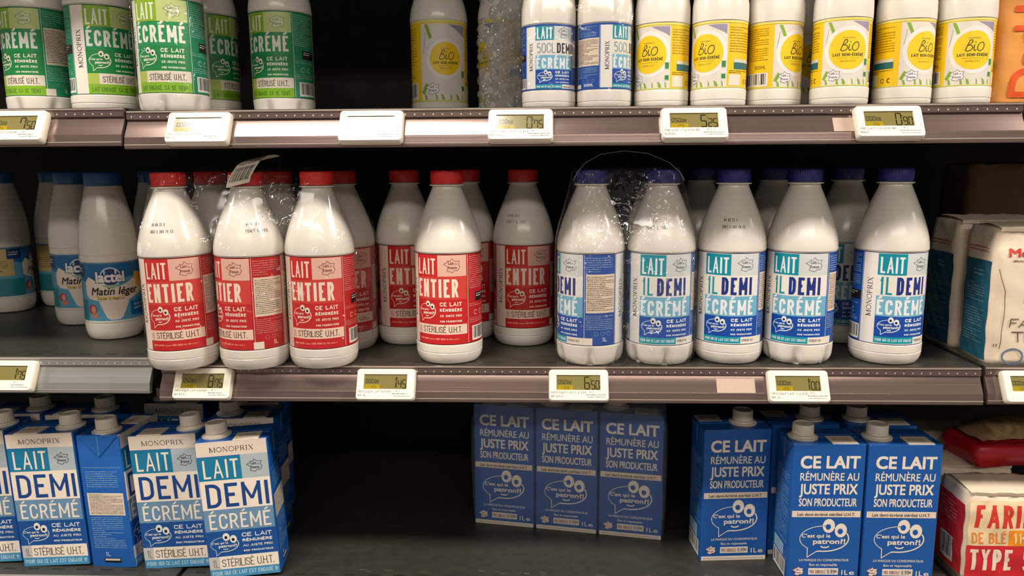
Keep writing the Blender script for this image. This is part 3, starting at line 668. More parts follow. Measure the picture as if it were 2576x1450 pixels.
def price_tag(x, yf, zs, price, small, unit, l1, l2, label, rz=0.0):
    o = thing('price_tag', label, 'price tag', W(x, yf - .95, zs - 2.36), (math.radians(-28.5), 0, math.radians(rz)), 'electronic price tags on the shelf rails')
    g = Geo(); Wt, Ht = 7.15, 3.85
    rings = [(rrect(Wt - .2, Ht - .1, .35), .25), (rrect(Wt + .12, Ht + .1, .45), -.15), (rrect(Wt + .12, Ht + .1, .45), -.35), (rrect(Wt - .04, Ht - .04, .4), -.8), (rrect(Wt - .14, Ht - .14, .38), -.88)]
    n = len(rings[0][0]); vs = [(a, y, b) for pts, y in rings for a, b in pts]; fs = []
    for j in range(len(rings) - 1):
        for i in range(n): k = (i + 1) % n; fs.append((j * n + i, (j + 1) * n + i, (j + 1) * n + k, j * n + k))
    fs.append(list(range(n)))
    wx0, wx1, wz0, wz1 = -2.7, 2.62, -.62, 1.22
    m = n // 4; cor = [(wx1, wz1), (wx0, wz1), (wx0, wz0), (wx1, wz0)]; b0 = (len(rings) - 1) * n; c0 = len(vs)
    vs += [(a, -.88, b) for a, b in cor] + [(a * .985, -.72, b - .01) for a, b in cor]
    for q in range(4):
        for i in range(m - 1): fs.append((b0 + q * m + i, c0 + q, b0 + q * m + i + 1))
        e, f2 = b0 + q * m + m - 1, b0 + ((q + 1) % 4) * m; fs.append((e, c0 + q, c0 + (q + 1) % 4, f2))
        fs.append((c0 + q, c0 + 4 + q, c0 + 4 + (q + 1) % 4, c0 + (q + 1) % 4))
    g.add(vs, fs, tagw)
    A = Art(); ik = (86, 84, 84)
    A.text(l1, -3.3, -3.3 + .2 * len(l1), -1.06, .25, .035, ik, 1, gap=.05)
    A.text(l2, -3.3, -3.3 + .2 * len(l2), -1.52, .25, .04, ik, 1, gap=.06)
    A.text('P 1', 1.3, 1.8, -.98, .2, .035, ik, 1)
    A.micro(.9, 3.2, -1.34, -1.08, .26, ik, 1, 1.0, len(l1)); A.micro(1.0, 3.1, -1.62, -1.36, .25, (110, 108, 106), 1, 1.0, len(l2) + 3)
    r = random.Random(int(x * 10))
    A.emit(g, lambda a, b, l: (a, -.882 - l * .006, b), rough=.5)
    g.build('housing', o, sharp=30)
    g = Geo(); g.box(wx0 - .02, wx1 + .02, -.74, -.7, wz0 - .02, wz1 + .02, lcdm)
    B = Art(); k = (40, 34, 18)
    B.rect(wx0 + .1, wz0 + .02, wx0 + 2.0, wz0 + .6, (156, 134, 24), 1)
    if price:
        X = 1.62 if price[0] != '1' else 1.5
        big, rest = price[0], price[1:]
        seg(B, big, .72, wz0 + .16, .55, 1.45, .13, k); seg(B, rest[0], 1.52, wz0 + .16, .38, 1.0, .1, k); seg(B, rest[1], 2.06, wz0 + .16, .38, 1.0, .1, k)
        B.disc(1.42, wz0 + 1.32, .06, .06, k, 2, 8)
        for i, c in enumerate(small): seg(B, c, wx0 + .25 + (i * .36 if i < 3 else 1.1 + (i - 3) * .28), wz0 + .78, .24 if i < 3 else .17, .46 if i < 3 else .34, .055, k)
        for i, c in enumerate(unit): seg(B, c, wx0 + .75 + i * .3, wz0 + .12, .16, .34, .045, (110, 90, 10))
    B.emit(g, lambda a, b, l: (a, -.741 - l * .005, b), rough=.15)
    g.build('display', o)
    # side print
    return o
price_tag(-62.3, YU - .2, HU + .35, '750', '05002', '125', 'MPX/CQLP LAIT ECREME', 'BP 6X1L', 'price tag at 7.50 on the left neighbouring upper rail')
price_tag(-41.2, YU, HU, '125', '00000', '125', 'MPX/CQLP LAIT ECREME', 'BP 1L', 'price tag at 1.25 under the green bottles, partly washed out by glare')
price_tag(-21.6, YU, HU, '', '', '', 'MPX/CQLP LAIT 1/2 ECR', 'BP 50CL', 'blank glaring price tag at the middle of the upper rail')
price_tag(-4.9, YU, HU, '075', '00000', '150', 'MPX/CQLP LAIT 1/2 ECR', 'BP 50CL', 'price tag at 0.75 under the film-wrapped bottle and small blue bottles')
price_tag(14.2, YU, HU, '525', '05002', '175', 'MBI LAIT 1/2 ECR BP', '6X50CL', 'price tag at 5.25 under the yellow-labelled bottles')
price_tag(35.2, YU, HU, '090', '00000', '180', 'MBI LAIT 1/2 ECR BP', '50CL', 'price tag at 0.90 on the right end of the upper rail')
price_tag(-69.1, YM, .9, '175', '00000', '175', '', '', 'price tag on the left neighbouring middle rail below blue-capped bottles')
price_tag(-44.3, YM, 0, '875', '05002', '146', 'MPX/CQLP LAIT ENTIER', 'BP 6X1L', 'shaded price tag at 8.75 under the red film-wrapped pack')
price_tag(-21.6, YM, 0, '145', '00000', '145', 'MPX/CQLP LAIT ENTIER', 'BP 1L', 'price tag at 1.45 under the loose red-labelled bottles')
price_tag(1.9, YM, 0, '650', '05002', '108', 'MPX/CQLP LAIT 1/2 ECR', 'BP 6X1L', 'price tag at 6.50 under the film-wrapped blue pack')
price_tag(28.1, YM, 0, '100', '00000', '100', 'MPX/CQLP LAIT 1/2 ECR', 'BP 1L', 'price tag at 1.00 under the loose blue-labelled bottles')
price_tag(55.6, YM, .1, '135', '00000', '135', '', '', 'price tag cut by the right frame edge under the cream flour bag')

# ---------------------------------------------------------------- bottles on the upper shelf
GG = 'green-labelled milk bottles on the upper shelf'
bottle('green:petal', -70.6, 11.5, HU + .35, -40, 'green-labelled bottle cut by the left frame edge on upper shelf', GG)
bottle('green:round', -61.1, 10.5, HU + .35, 20, 'green-labelled bottle with white strip towards camera, second from left', GG)
bottle('green:petal', -49.5, 5.8, HU, 163, 'frontmost green-labelled bottle, above the 1.25 price tag', GG)
bottle('green:round', -49.0, 15.4, HU, 50, 'green-labelled bottle half hidden behind the frontmost green one', GG)
bottle('green:petal', -38.2, 14.6, HU, 151, 'rightmost green-labelled bottle beside the dark gap', GG)
bottle('bio:round', -17.6, 23.0, HU, 10, 'shaded tall bottle with yellow disc at the back of upper shelf', 'shaded bottles at the back of the upper shelf')
bottle('bio:round', -7.6, 22.0, HU, -62, 'shaded tall bottle behind crumpled clear film', 'shaded bottles at the back of the upper shelf')
GS = 'small blue-labelled bottles'
bottle('blue:small', -1.7, 4.6, HU, 14, 'small blue-labelled half-litre bottle facing front, left of its pair', GS)
bottle('blue:small', 5.1, 4.2, HU, 240, 'small blue-labelled half-litre bottle turned to its text panel, under film', GS)
GY = 'small yellow-labelled bottles on the upper shelf'
for x, y, fc, t in ((12.2, 5.0, -32, 'yellow-labelled bottle next to the small blue bottles, leftmost of its row'), (18.95, 4.0, -33, 'second yellow-labelled bottle from the left, green logo boxes showing'), (25.9, 5.2, 48, 'third yellow-labelled bottle with a barcode panel towards camera'),
                    (33.2, 3.2, 192, 'yellow-labelled bottle facing front, just right of a dark gap'), (41.2, 4.6, 222, 'yellow-labelled bottle with teal box on its left side, fifth in row'), (48.2, 4.6, 17, 'rightmost yellow-labelled bottle beside the orange packet')):
    bottle('bio:small', x, y, HU, fc, t, GY)
bottle('bio:small', 31.0, 13.5, HU, -140, 'shaded small yellow-labelled bottle in the gap behind the row', GY)

# ---------------------------------------------------------------- bottles on the middle shelf
GR = 'red-labelled milk bottles'
bottle('red:round', -47.1, -1.6, 0, -10, 'leftmost front red-labelled bottle in the film-wrapped pack', GR, lean=-1.2, date=('04 06 21 S', '1067 L 105 14 33', -14))
bottle('red:round', -38.3, -1.2, 0, -50, 'middle front red-labelled bottle under the barcode strap', GR, date=('04 06 21 S', '1067 L 105', 62))
bottle('red:round', -29.8, -.5, 0, 168, 'right front red-labelled bottle in the film-wrapped pack', GR)
bottle('red:round', -46.3, 7.3, 0, 20, 'back left red-capped bottle in the film-wrapped pack, nearly hidden', GR)
bottle('red:round', -37.7, 7.9, 0, 15, 'back middle red-capped bottle in the film-wrapped pack, nearly hidden', GR)
bottle('red:round', -29.2, 8.3, 0, 10, 'back right red-labelled bottle peeking out of the film-wrapped pack', GR)
bottle('red:round', -21.4, 12.2, 0, 11, 'shaded red-labelled bottle behind the lone front one, on its left', GR)
bottle('red:round', -14.3, 1.96, 0, 164, 'lone brightly lit red-labelled bottle at the shelf front', GR)
bottle('red:round', -13.3, 15.2, 0, 0, 'red-labelled bottle hidden right behind the lone front one', GR)
bottle('red:round', -5.1, 11.6, 0, 11, 'shaded red-labelled bottle next to the blue pack', GR, date=('04 06 21 S', '1067 L 105', -30))
GB = 'blue-labelled litre milk bottles'
bottle('blue:petal', 3.5, 1.6, 0, -60, 'left front bottle of the film-wrapped blue pack, text panel showing', GB)
bottle('blue:petal', 12.2, 1.8, 0, 12, 'right front bottle of the film-wrapped blue pack', GB, date=('04 05 21 S', '1067 L 101', -25))
bottle('blue:round', 20.95, 2.5, 0, 4, 'blue-labelled bottle with date print, just right of the wrapped pack', GB, date=('04 05 21 S', '1067 L 161 10 12', -4))
bottle('blue:petal', 29.55, 2.4, 0, 0, 'blue-labelled bottle with a lobed base, second from right', GB)
bottle('blue:round', 40.4, 2.4, 0, 30, 'rightmost blue-labelled bottle beside the flour bags', GB)
bottle('blue:petal', 3.9, 10.3, 0, 10, 'back left bottle inside the film-wrapped blue pack', GB)
bottle('blue:petal', 12.6, 10.5, 0, 20, 'back right bottle inside the film-wrapped blue pack', GB)
bottle('blue:round', 19.7, 16.2, 0, 20, 'shaded bottle behind the wrapped blue pack and its right neighbour', GB)
bottle('blue:round', 29.6, 15.4, 0, 15, 'shaded bottle behind the lobed-base blue bottle', GB)
bottle('blue:round', 39.0, 13.6, 0, 4, 'shaded blue-labelled bottle in the gap before the rightmost one', GB)
GLc = 'blue-capped bottles with wave labels on the left shelf'
bottle('lactel:lactel', -62.6, 10.4, .9, 6, 'front blue-capped bottle with cream wave label on left shelf', GLc)
bottle('lactel:lactel', -73.0, 20.0, .9, 8, 'second blue-capped bottle with wave label, left of front one', GLc)
bottle('lactel:lactel', -55.2, 13.2, .9, 48, 'blue-capped bottle half hidden behind the leftmost red bottle', GLc)
bottle('lactel:lactel', -85.5, 35.5, .9, 95, 'dim blue-capped bottle far back on left shelf', GLc)
bottle('lactel:lactel', -91.2, 29.5, .9, 100, 'dim bottle at the left frame edge on the left shelf', GLc)
bottle('lactel:lactel', -66.0, 31.0, .9, 0, 'dim bottle deep behind the front blue-capped one', GLc)

# ---------------------------------------------------------------- cartons
BLU = (22, 84, 160); BLUD = (18, 66, 140)
carton_paint = M('carton_blue_board', BLU, 0.35, var=0.04)
CW, CD, CH = 9.0, 6.1, 18.4
def carton_front_art():
    A = Art(); H = CH; w = CW; X = lambda f: -w / 2 + w * f; T = lambda f: H * (1 - f); wt = (234, 220, 204); teal = (24, 118, 156); nav = (24, 66, 132)
    A.rect(X(.0), T(.1), X(1), T(0), (222, 206, 190), 1); A.serif('MONOPRIX', X(.19), T(.07), X(.81), H * .034, DARK, 2)
    A.rect(X(0), T(.275), X(.61), T(.105), teal, 1); A.text('LAIT', X(.07), X(.57), T(.26), H * .135, .26, wt, 2, gap=.36)
    A.rect(X(.61), T(.275), X(1), T(.1), (170, 182, 186), 1); A.france(X(.8), T(.185), .98, (60, 70, 80), .055)
    A.rect(X(0), T(.49), X(1), T(.275), wt, 1); A.text('DEMI', X(.07), X(.96), T(.475), H * .175, .46, nav, 2, gap=.5)
    A.rect(X(0), T(.65), X(1), T(.49), (104, 140, 172), 1); A.text('ÉCRÉMÉ', X(.07), X(.95), T(.635), H * .112, .25, wt, 2, gap=.3)
    A.rect(X(0), T(.84), X(1), T(.65), (20, 76, 146), 1); A.bubble(X(.05), T(.83), w * .4, H * .16, (226, 224, 216), DARK, .075)
    for i, (t, hh) in enumerate((('CE LAIT', .03), ('RÉMUNÈRE', .022), ('AU JUSTE PRIX', .017), ('SON PRODUCTEUR', .013))):
        A.text(t, X(.51), X(.94), T(.705 + i * .037), H * hh, .1 if i < 2 else .06, (232, 228, 220), 2)
    A.rect(X(0), T(.935), X(1), T(.84), wt, 1); A.rect(X(0), T(.935), X(.15), T(.84), (186, 186, 184), 2); A.text('1L', X(.05), X(.13), T(.92), H * .058, .08, (110, 100, 96), 3); A.text('STÉRILISÉ U.H.T.', X(.18), X(.93), T(.92), H * .058, .085, (50, 42, 44), 2)
    A.rect(X(0), 0, X(1), T(.935), (70, 140, 184), 1); A.text('POUR QUI CE LAIT EST ENGAGÉ !!!', X(.03), X(.97), H * .02, H * .03, .07, (190, 220, 230), 2)
    return A
def carton_back_art():
    A = Art(); H = CH; w = CW; X = lambda f: -w / 2 + w * f; T = lambda f: H * (1 - f); wt = (230, 218, 204)
    A.rect(X(0), 0, X(1), H, BLU, 0)
    for t, a, b, f, hh, bo in (('CE LAIT', .1, .93, .165, .093, .17), ('RÉMUNÈRE AU', .1, .93, .255, .06, .035), ('JUSTE PRIX', .1, .92, .352, .08, .1), ('SON PRODUCTEUR', .1, .92, .44, .062, .055)):
        A.ftext(t, X(a), X(b), T(f), H * hh * .95, wt, 2, bold=bo)
    A.rect(X(.01), T(.52), X(.985), T(.475), (226, 206, 186), 1); A.ftext('Lait demi-écrémé stérilisé U.H.T.', X(.09), X(.91), T(.511), H * .024, (50, 44, 50), 2, bold=.02)
    A.bubble(X(.14), T(.815), w * .7, H * .275, wt, BLU, .13)
    A.ftext('LA MARQUE DU CONSOMMATEUR', X(.15), X(.86), T(.845), H * .018, wt, 2, bold=.012); A.ftext('Bon et responsable', X(.3), X(.7), T(.88), H * .02, wt, 2, bold=.012)
    A.france(X(.14), T(.918), .72, (150, 70, 90), .05, wt); A.poly([(X(.29) , T(.945)), (X(.72), T(.945)), (X(.72), T(.897)), (X(.29), T(.897))], wt, 2)
    A.text('PRIX CONSEILLÉ', X(.31), X(.54), T(.936), H * .026, .05, (150, 80, 80), 3); A.text('0,99', X(.56), X(.67), T(.936), H * .03, .07, (60, 50, 60), 3); A.stroke(arc(X(.695), T(.92), .14, .2, 50, 310, 8), .05, (60, 50, 60), 3)
    for dy in (-.05, .06): A.stroke([(X(.695) - .22, T(.92) + dy), (X(.695) + .06, T(.92) + dy)], .045, (60, 50, 60), 4)
    A.ftext('1L', X(.77), X(.86), T(.945), H * .036, wt, 2, bold=.04); A.ftext('e', X(.88), X(.95), T(.945), H * .036, wt, 2, bold=.03)
    A.rect(X(0), 0, X(1), H * .032, wt, 1); A.rect(X(.03), H * .012, X(.97), H * .016, (170, 150, 130), 2)
    return A
def carton_side_art(mode):
    A = Art(); H = CH; w = CD; X = lambda f: -w / 2 + w * f; lt = (120, 160, 200); T = lambda f: H * (1 - f)
    if mode == 0:
        A.rect(X(.06), T(.24), X(.96), T(.236), lt, 1); A.micro(X(.1), X(.95), T(.4), T(.26), H * .02, lt, 1, .9, 51); A.rect(X(.08), T(.6), X(.95), T(.43), (222, 204, 184), 1); A.micro(X(.12), X(.92), T(.595), T(.435), H * .014, (90, 84, 90), 2, 1, 52)
        A.micro(X(.1), X(.95), T(.86), T(.61), H * .018, lt, 1, .9, 53); A.text('1L', X(.34), X(.46), T(.915), H * .03, .07, (210, 214, 220), 1); A.rect(X(.3), T(.965), X(.7), T(.93), (20, 18, 22), 1); A.rect(X(.32), T(.95), X(.68), T(.935), (200, 190, 180), 2)
    else:
        A.micro(X(.1), X(.9), T(.75), T(.22), H * .02, lt, 1, .95, 54); A.rect(X(.1), T(.86), X(.7), T(.77), (150, 180, 205), 1); A.barcode(X(.08), T(.99), X(.85), T(.87), 6)
    return A
def carton_mesh(front, capx, label_x):
    """body with print, folded corners and top seam; then the screw cap"""
    g = Geo(); w, d, h, r = CW / 2, CD / 2, CH, .22
    base = rrect(CW, CD, r, 4); n = len(base); rings = [(base, .0), (base, h - .12), ([(a * .985, b * .98) for a, b in base], h)]
    vs = [(a, b, z) for pts, z in rings for a, b in pts]; fs = []
    for j in range(2):
        for i in range(n): k = (i + 1) % n; fs.append((j * n + i, j * n + k, (j + 1) * n + k, (j + 1) * n + i))
    fs.append(list(range(n))[::-1]); fs.append([2 * n + i for i in range(n)])
    g.add(vs, fs, carton_paint)
    lay = .008
    carton_A = {'front': carton_front_art, 'back': carton_back_art}[front]()
    carton_A.emit(g, lambda x, z, l: (x * .975, -d - .004 - l * lay, z), rough=.36)
    other = Art(); other.rect(-4.4, 0, 4.4, h - .1, BLU, 0); other.emit(g, lambda x, z, l: (-x, d + .006, z))
    sm_ = 0 if front == 'front' else 1
    carton_side_art(sm_).emit(g, lambda x, z, l: (w + .004 + l * lay, x * .96, z), rough=.36); carton_side_art(sm_).emit(g, lambda x, z, l: (-w - .004 - l * lay, -x * .96, z), rough=.36)
    for sx in (-1, 1):  # folded-down corner triangles on the narrow sides
        t = .09; a = [(sx * (w + .01), -d + .25, h - .06), (sx * (w + .01), d - .25, h - .06), (sx * (w + .01), 0, h - 2.9)]; b = [(sx * (w + t), y, z) for _, y, z in a]
        g.add(a + b, [(3, 4, 5) if sx > 0 else (5, 4, 3), (0, 1, 4, 3), (1, 2, 5, 4), (2, 0, 3, 5)], M('carton_fold_blue', (26, 92, 168), .35), False)
        g.box(min(sx * (w + t), sx * (w + t + .02)), max(sx * (w + t), sx * (w + t + .02)), -.03, .03, h - 2.7, h - .1, M('carton_seam', (120, 150, 185), .4))
    g.box(-w + .1, w - .1, -.35, .55, h, h + .09, M('carton_fold_blue', (26, 92, 168), .35))
    g.box(-w + .1, w - .1, .5, .6, h + .05, h + .14, carton_paint)
    lx = CW * label_x
    yo = 3.0 if label_x < -.25 else 0
    g.box(lx - 1.6, lx + 1.6, -d + .25 + yo, -.1 + yo, h + .004, h + .1, M('carton_top_label', (226, 210, 188), .5))
    A = Art(); A.micro(-1.2, 1.2, -.4, .6, .5, (130, 108, 86), 1, .9, 91); A.emit(g, lambda x, y, l: (lx + x, -d / 2 + .1 + y + yo, h + .104))
    if front == 'front': g.box(-w + .1, w - .1, -d + .05, -d + .22, h - .005, h + .01, M('carton_rim', (222, 206, 190), .4))
    body = g.build('body')
    c = Geo(); cx = CW * capx
    c.lathe([(1.85, h + .0), (1.85, h + .16), (1.55, h + .24), (1.45, h + .42), (1.42, h + .42)], cap_white, 48)
    fr = lambda q, z, a, i: q - (.045 if (i % 2 and q > 1.25 and h + .45 < z < h + 1.7) else 0)
    c.lathe([(1.2, h + .44), (1.32, h + .46), (1.32, h + 1.68), (1.24, h + 1.82), (1.06, h + 1.83), (1.0, h + 1.75), (.01, h + 1.75)], cap_white, 80, fr)
    c.v = [(x + cx, y - .1, z) for x, y, z in c.v]
    return [body, c.build('screw_cap')]
CP = {}
def carton(key, x, y, zs, rz, label, group, lean=0.0, tip=0.0):
    """x, y: middle of the foot of the printed face"""
    if key not in CP:
        f, cx, lx = {'fl': ('front', -.27, .2), 'fr': ('front', .3, -.2), 'bl': ('back', -.27, .22), 'br': ('back', .17, -.3)}[key]; CP[key] = carton_mesh(f, cx, lx)
    a = math.radians(rz)
    o = thing('milk_carton', label, 'carton', (0, 0, 0), (0, 0, 0), group)
    R = Matrix.Rotation(math.radians(lean), 4, 'Y') @ Matrix.Rotation(a, 4, 'Z')
    low = min((R @ Vector((sx * CW / 2 * CM, sy * CD / 2 * CM, 0))).z for sx in (-1, 1) for sy in (-1, 1))
    m = Matrix.Translation(W(x, y, zs) + Vector((0, 0, -low))) @ R @ Matrix.Translation(Vector((0, CD / 2 * CM, 0)))
    o.location = m.to_translation(); o.rotation_euler = m.to_euler()
    for p in CP[key]:
        if p.name not in USED: c = p; USED.add(p.name)
        else: c = p.copy(); S.collection.objects.link(c)
        c.parent = o
    return o
zb = ZB + .0
GC = 'blue and white milk cartons on the bottom left'
carton('fr', -77.4, .6, zb + .1, 3, 'blue and white carton cut by the left frame edge', GC, -2.0)
carton('fr', -67.7, .1, zb + .1, 2, 'blue and white carton with dented upper right edge, left of sideways one', GC, -2.1)
carton('fl', -56.55, 4.4, zb + .1, 86, 'carton turned sideways showing its blue text side', GC, -2.0)
carton('fr', -51.05, .1, zb, 2, 'blue and white carton between the sideways one and the front one', GC, -2.8)
carton('fl', -41.2, -1.8, zb, 8, 'frontmost blue and white carton beside the empty shelf space', GC, -2.7)
carton('fr', -77.6, 8.2, zb + .1, 0, 'shaded carton in the second row behind the cut one', GC, -1)
carton('fr', -67.9, 8.0, zb + .1, 0, 'shaded carton in the second row behind the dented one', GC, -1)
carton('fl', -56.9, 13.6, zb + .1, 0, 'shaded carton deep behind, its top band just under the rail', GC, 0)
carton('fl', -43.9, 7.2, zb, 4, 'shaded carton right behind the frontmost blue and white one', GC, -1)
carton('fr', -46.0, 14.6, zb, 3, 'shaded carton third in line behind the frontmost one', GC, 0)
GT = 'blue cartons of the shaded wrapped trio'
for i, t in enumerate(('left carton of the shaded wrapped trio', 'middle carton of the shaded wrapped trio', 'right carton of the shaded wrapped trio')):
    a = math.radians(-10.2); s_ = 4.5 + i * 9.26
    carton('bl', -12.6 + s_ * math.cos(a), 14.6 + s_ * math.sin(a), zb, -10.2, t, GT)
GE = 'blue text-faced cartons on the bottom right'
carton('br', 23.3, 4.4, zb, 4.5, 'blue text-faced carton standing alone left, cap near its right', GE)
carton('br', 32.8, 6.4, zb, 3, 'blue text-faced carton mostly hidden behind the left front one', GE)
carton('bl', 33.3, -.9, zb, 1, 'left of the two front blue text-faced cartons', GE)
carton('bl', 42.6, -.9, zb, 0, 'right of the two front blue text-faced cartons', GE)
carton('bl', 42.9, 6.4, zb, 0, 'blue carton behind the right front one, shaded cap showing', GE)

# ---------------------------------------------------------------- bags and packets on the right
paper = M('cream_paper', (226, 208, 184), 0.6, var=0.05, bump=0.25, scale=30)
def bag(name, label, x0, x1, y0, y1, zs, h, mat, seed, art=None, side=None, rz=0, bulge=.35, crush=.35, extra=None, group=None, cat='bag'):
    o = thing(name, label, cat, W((x0 + x1) / 2, y0, zs), (0, 0, math.radians(rz)), group)
    w, d = x1 - x0, y1 - y0; r = random.Random(seed); ph = [r.uniform(0, 6.28) for _ in range(12)]
    def nz(a, b, c): return (math.sin(a * 1.3 + ph[0]) * math.sin(b * .9 + ph[1]) + .6 * math.sin(b * 1.9 + a * .8 + ph[2]) + .4 * math.sin(a * 2.9 - b * 2.3 + ph[3]) + .3 * math.sin(c * 2.1 + ph[4] + b)) / 2.3
    def disp(fx, fy, z):   # fx in -w/2..w/2, fy 0..d
        t = z / h; k = max(0, (t - .8) / .2)
        bx = 1 + bulge * .05 * math.sin(min(1, t * 1.05) * math.pi); px = fx * bx * (1 - .06 * k) + .12 * nz(fy, z, fx) * (1 + k)
        py = (fy - d / 2) * (1 + bulge * .12 * math.sin(min(1, t) * math.pi) * (1 - (2 * fx / w) ** 2)) * (1 - .12 * k) + d / 2 + .12 * nz(fx, z, fy) * (1 + 1.5 * k) + .3 * k * k
        return (px, py, z - crush * k * k * (.4 + .6 * abs(nz(fx * 1.7, fy * 1.5, z))) if z > h * .8 else z)
    g = Geo(); N, K = 12, 26; per = []
    cs = .55
    for i in range(N): per.append((-w / 2 + cs + (w - 2 * cs) * i / (N - 1), 0))
    for i in range(1, 9): per.append((w / 2, cs * .8 + (d - 1.6 * cs) * (i - 1) / 7))
    for i in range(N): per.append((w / 2 - cs - (w - 2 * cs) * i / (N - 1), d))
    for i in range(1, 9): per.append((-w / 2, d - cs * .8 - (d - 1.6 * cs) * (i - 1) / 7))
    n = len(per); vs = []; fs = []
    for j in range(K + 1):
        z = h * j / K
        vs += [disp(a, b, z) for a, b in per]
    top = K
    for q, (sc, dz) in enumerate(((.8, .12), (.4, .2), (.05, .22))):
        vs += [(lambda p: (p[0], p[1], h + dz - crush * .4 + .1 * nz(a * 2, b * 2, 3)))(disp(a * sc, d / 2 + (b - d / 2) * sc, h)) for a, b in per]
    for j in range(K + 3):
        for i in range(n): k = (i + 1) % n; fs.append((j * n + i, j * n + k, (j + 1) * n + k, (j + 1) * n + i))
    fs.append(list(range(n))[::-1]); fs.append([(K + 3) * n + i for i in range(n)])
    g.add(vs, fs, mat)
    def nrm(fn):
        def f(x, z):
            e = .15; a, b = Vector(fn(x + e, z)) - Vector(fn(x - e, z)), Vector(fn(x, z + e)) - Vector(fn(x, z - e))
            return tuple(a.cross(b).normalized())
        return f
    F = lambda x, z: disp(x, 0, z); Sd = lambda x, z: disp(-w / 2, d / 2 - x, z)
    if art: art.emit(g, lambda x, z, l: (lambda p: (p[0], p[1] - .03 - .02 * l, p[2]))(F(x, z)), .5, .5, nrm(F), rough=.5)
    if side: side.emit(g, lambda x, z, l: (lambda p: (p[0] - .03 - .02 * l, p[1], p[2]))(Sd(x, z)), .5, .5, nrm(Sd), rough=.5)
    g.build('paper_sack' if name == 'flour_bag' else 'pouch', o, sharp=60)
    if extra: extra(o, w, d, h)
    return o
def fold(o, w, d, h):  # rolled-over top flap
    g = Geo(); n = 14; vs = []; fs = []
    for i in range(n + 1):
        x = -w / 2 * .92 + w * .92 * i / n; wv = .12 * math.sin(i * 1.3) + .07 * math.sin(i * 2.9)
        vs += [(x, .3 + wv, h - .55), (x, .15 + wv, h - .1), (x, d * .35 + wv, h + .22), (x, d * .75, h + .3 + wv * .5), (x, d * .75, h + .2)]
    for i in range(n):
        for j in range(4): fs.append((i * 5 + j, (i + 1) * 5 + j, (i + 1) * 5 + j + 1, i * 5 + j + 1))
    g.add(vs, fs, paper); g.build('folded_top', o, sharp=60)
TEAL = (34, 92, 116)
A = Art(); A.ftext('Molino', -4.1, .9, 13.1, 1.0, (200, 50, 40), 2, bold=.12); A.micro(-3.6, .4, 12.35, 12.85, .5, (150, 120, 100), 2)
A.rect(-1.9, 7.6, 4.6, 11.6, (40, 110, 168), 1); A.rect(-.8, 14.4, 4.6, 16.2, (40, 110, 168), 1); A.text('FARINE', -3.3, 2.6, 4.55, 1.1, .12, (84, 80, 76), 2); A.text('TIPO', -2.9, 1.6, 2.75, 1.3, .14, (84, 80, 76), 2)
A.stroke([(-5.0, 2.2), (-4.9, 2.5)], .1, (84, 80, 90), 2); A.stroke([(-4.7, 2.2), (-4.6, 2.5)], .1, (84, 80, 90), 2); A.stroke(arc(-2.7, .95, 1.15, .95, 0, 360, 24), .2, (96, 116, 146), 2); A.stroke(arc(.1, .95, 1.15, .95, 0, 360, 24), .2, (96, 116, 146), 2)
A.stroke([(-5.0, 11.6), (-4.7, 10.4), (-4.2, 8.9), (-4.05, 7.0), (-4.1, 4.5), (-4.3, 1.9)], .09, (122, 104, 84), 2)
def teal_side(d):
    B = Art(); B.rect(-d / 2 + .9, .3, d / 2 - .5, 12.4, TEAL, 1); B.micro(-d / 2 + 1.3, d / 2 - .9, 2, 6.5, .42, (110, 140, 150), 2, .9, 61); B.micro(-d / 2 + 1.3, d / 2 - 1, 7, 9.6, .42, (110, 140, 150), 2, .9, 62); B.micro(-.8, 1.6, 10.2, 11.4, .6, (120, 150, 160), 2, .9, 63); B.micro(-d / 2 + 1, d / 2 - .8, 13.4, 14.2, .5, (190, 80, 66), 2, .9, 64); return B
bag('flour_bag', 'cream paper flour bag with red lettering and blue square, in front', 51.3, 62.5, -1.0, 6.4, .1, 16.6, paper, 4, A, teal_side(7.4), extra=fold, group='cream flour bags', rz=-3)
bag('flour_bag', 'shaded cream flour bag standing behind the front one', 51.2, 62.3, 7.6, 15.0, .1, 16.9, paper, 9, None, teal_side(7.4), extra=fold, group='cream flour bags')
bag('paper_packet', 'dim brown packet at the back above the flour bags', 58.5, 72, 20, 28, .1, 24.0, M('brown_kraft', (120, 92, 60), .7, var=.2, scale=12), 5)
A = Art(); R_ = (206, 52, 36)
A.rect(-4.9, 4.6, 4.9, 10.6, (226, 200, 160), 1); A.text('FARINE', -4.1, 4.6, 7.0, 3.0, .52, R_, 2); A.text('DE BLÉ', -4.4, -.2, 4.9, 1.45, .2, (220, 130, 50), 2); A.rect(.1, 4.6, 4.9, 6.7, (230, 140, 30), 2); A.text('1KG', .5, 3.6, 5.0, 1.3, .2, (240, 210, 150), 3)
A.rect(-4.9, .1, 4.9, 4.6, (204, 36, 44), 1); A.text('TYPE 55', -4.4, 4.6, 1.2, 2.9, .48, (238, 216, 200), 2)
B = Art(); B.rect(-3.2, .2, 3.2, 9.9, (192, 38, 48), 1); B.micro(-2.6, 2.4, 6.2, 9.4, .6, (224, 120, 110), 2, .8, 71); B.barcode(-1.8, 1.0, 1.2, 4.4, 8)
def mono_top(o, w, d, h):
    fold(o, w, d, h)
bag('flour_bag', 'red and white flour bag at the bottom right corner', 51.4, 62.0, .5, 7.4, zb, 11.7, paper, 12, A, B, extra=mono_top, group='red and white flour bags')
bag('flour_bag', 'white flour bag standing right behind the red and white one', 51.6, 62.0, 8.6, 15.2, zb, 12.1, paper, 15, None, None, extra=mono_top, group='red and white flour bags')
bag('flour_bag', 'dim pale flour bag at the back of the right bottom shelf', 51.4, 62.0, 17.0, 24.0, zb, 13.6, paper, 18, None, None, group='red and white flour bags')
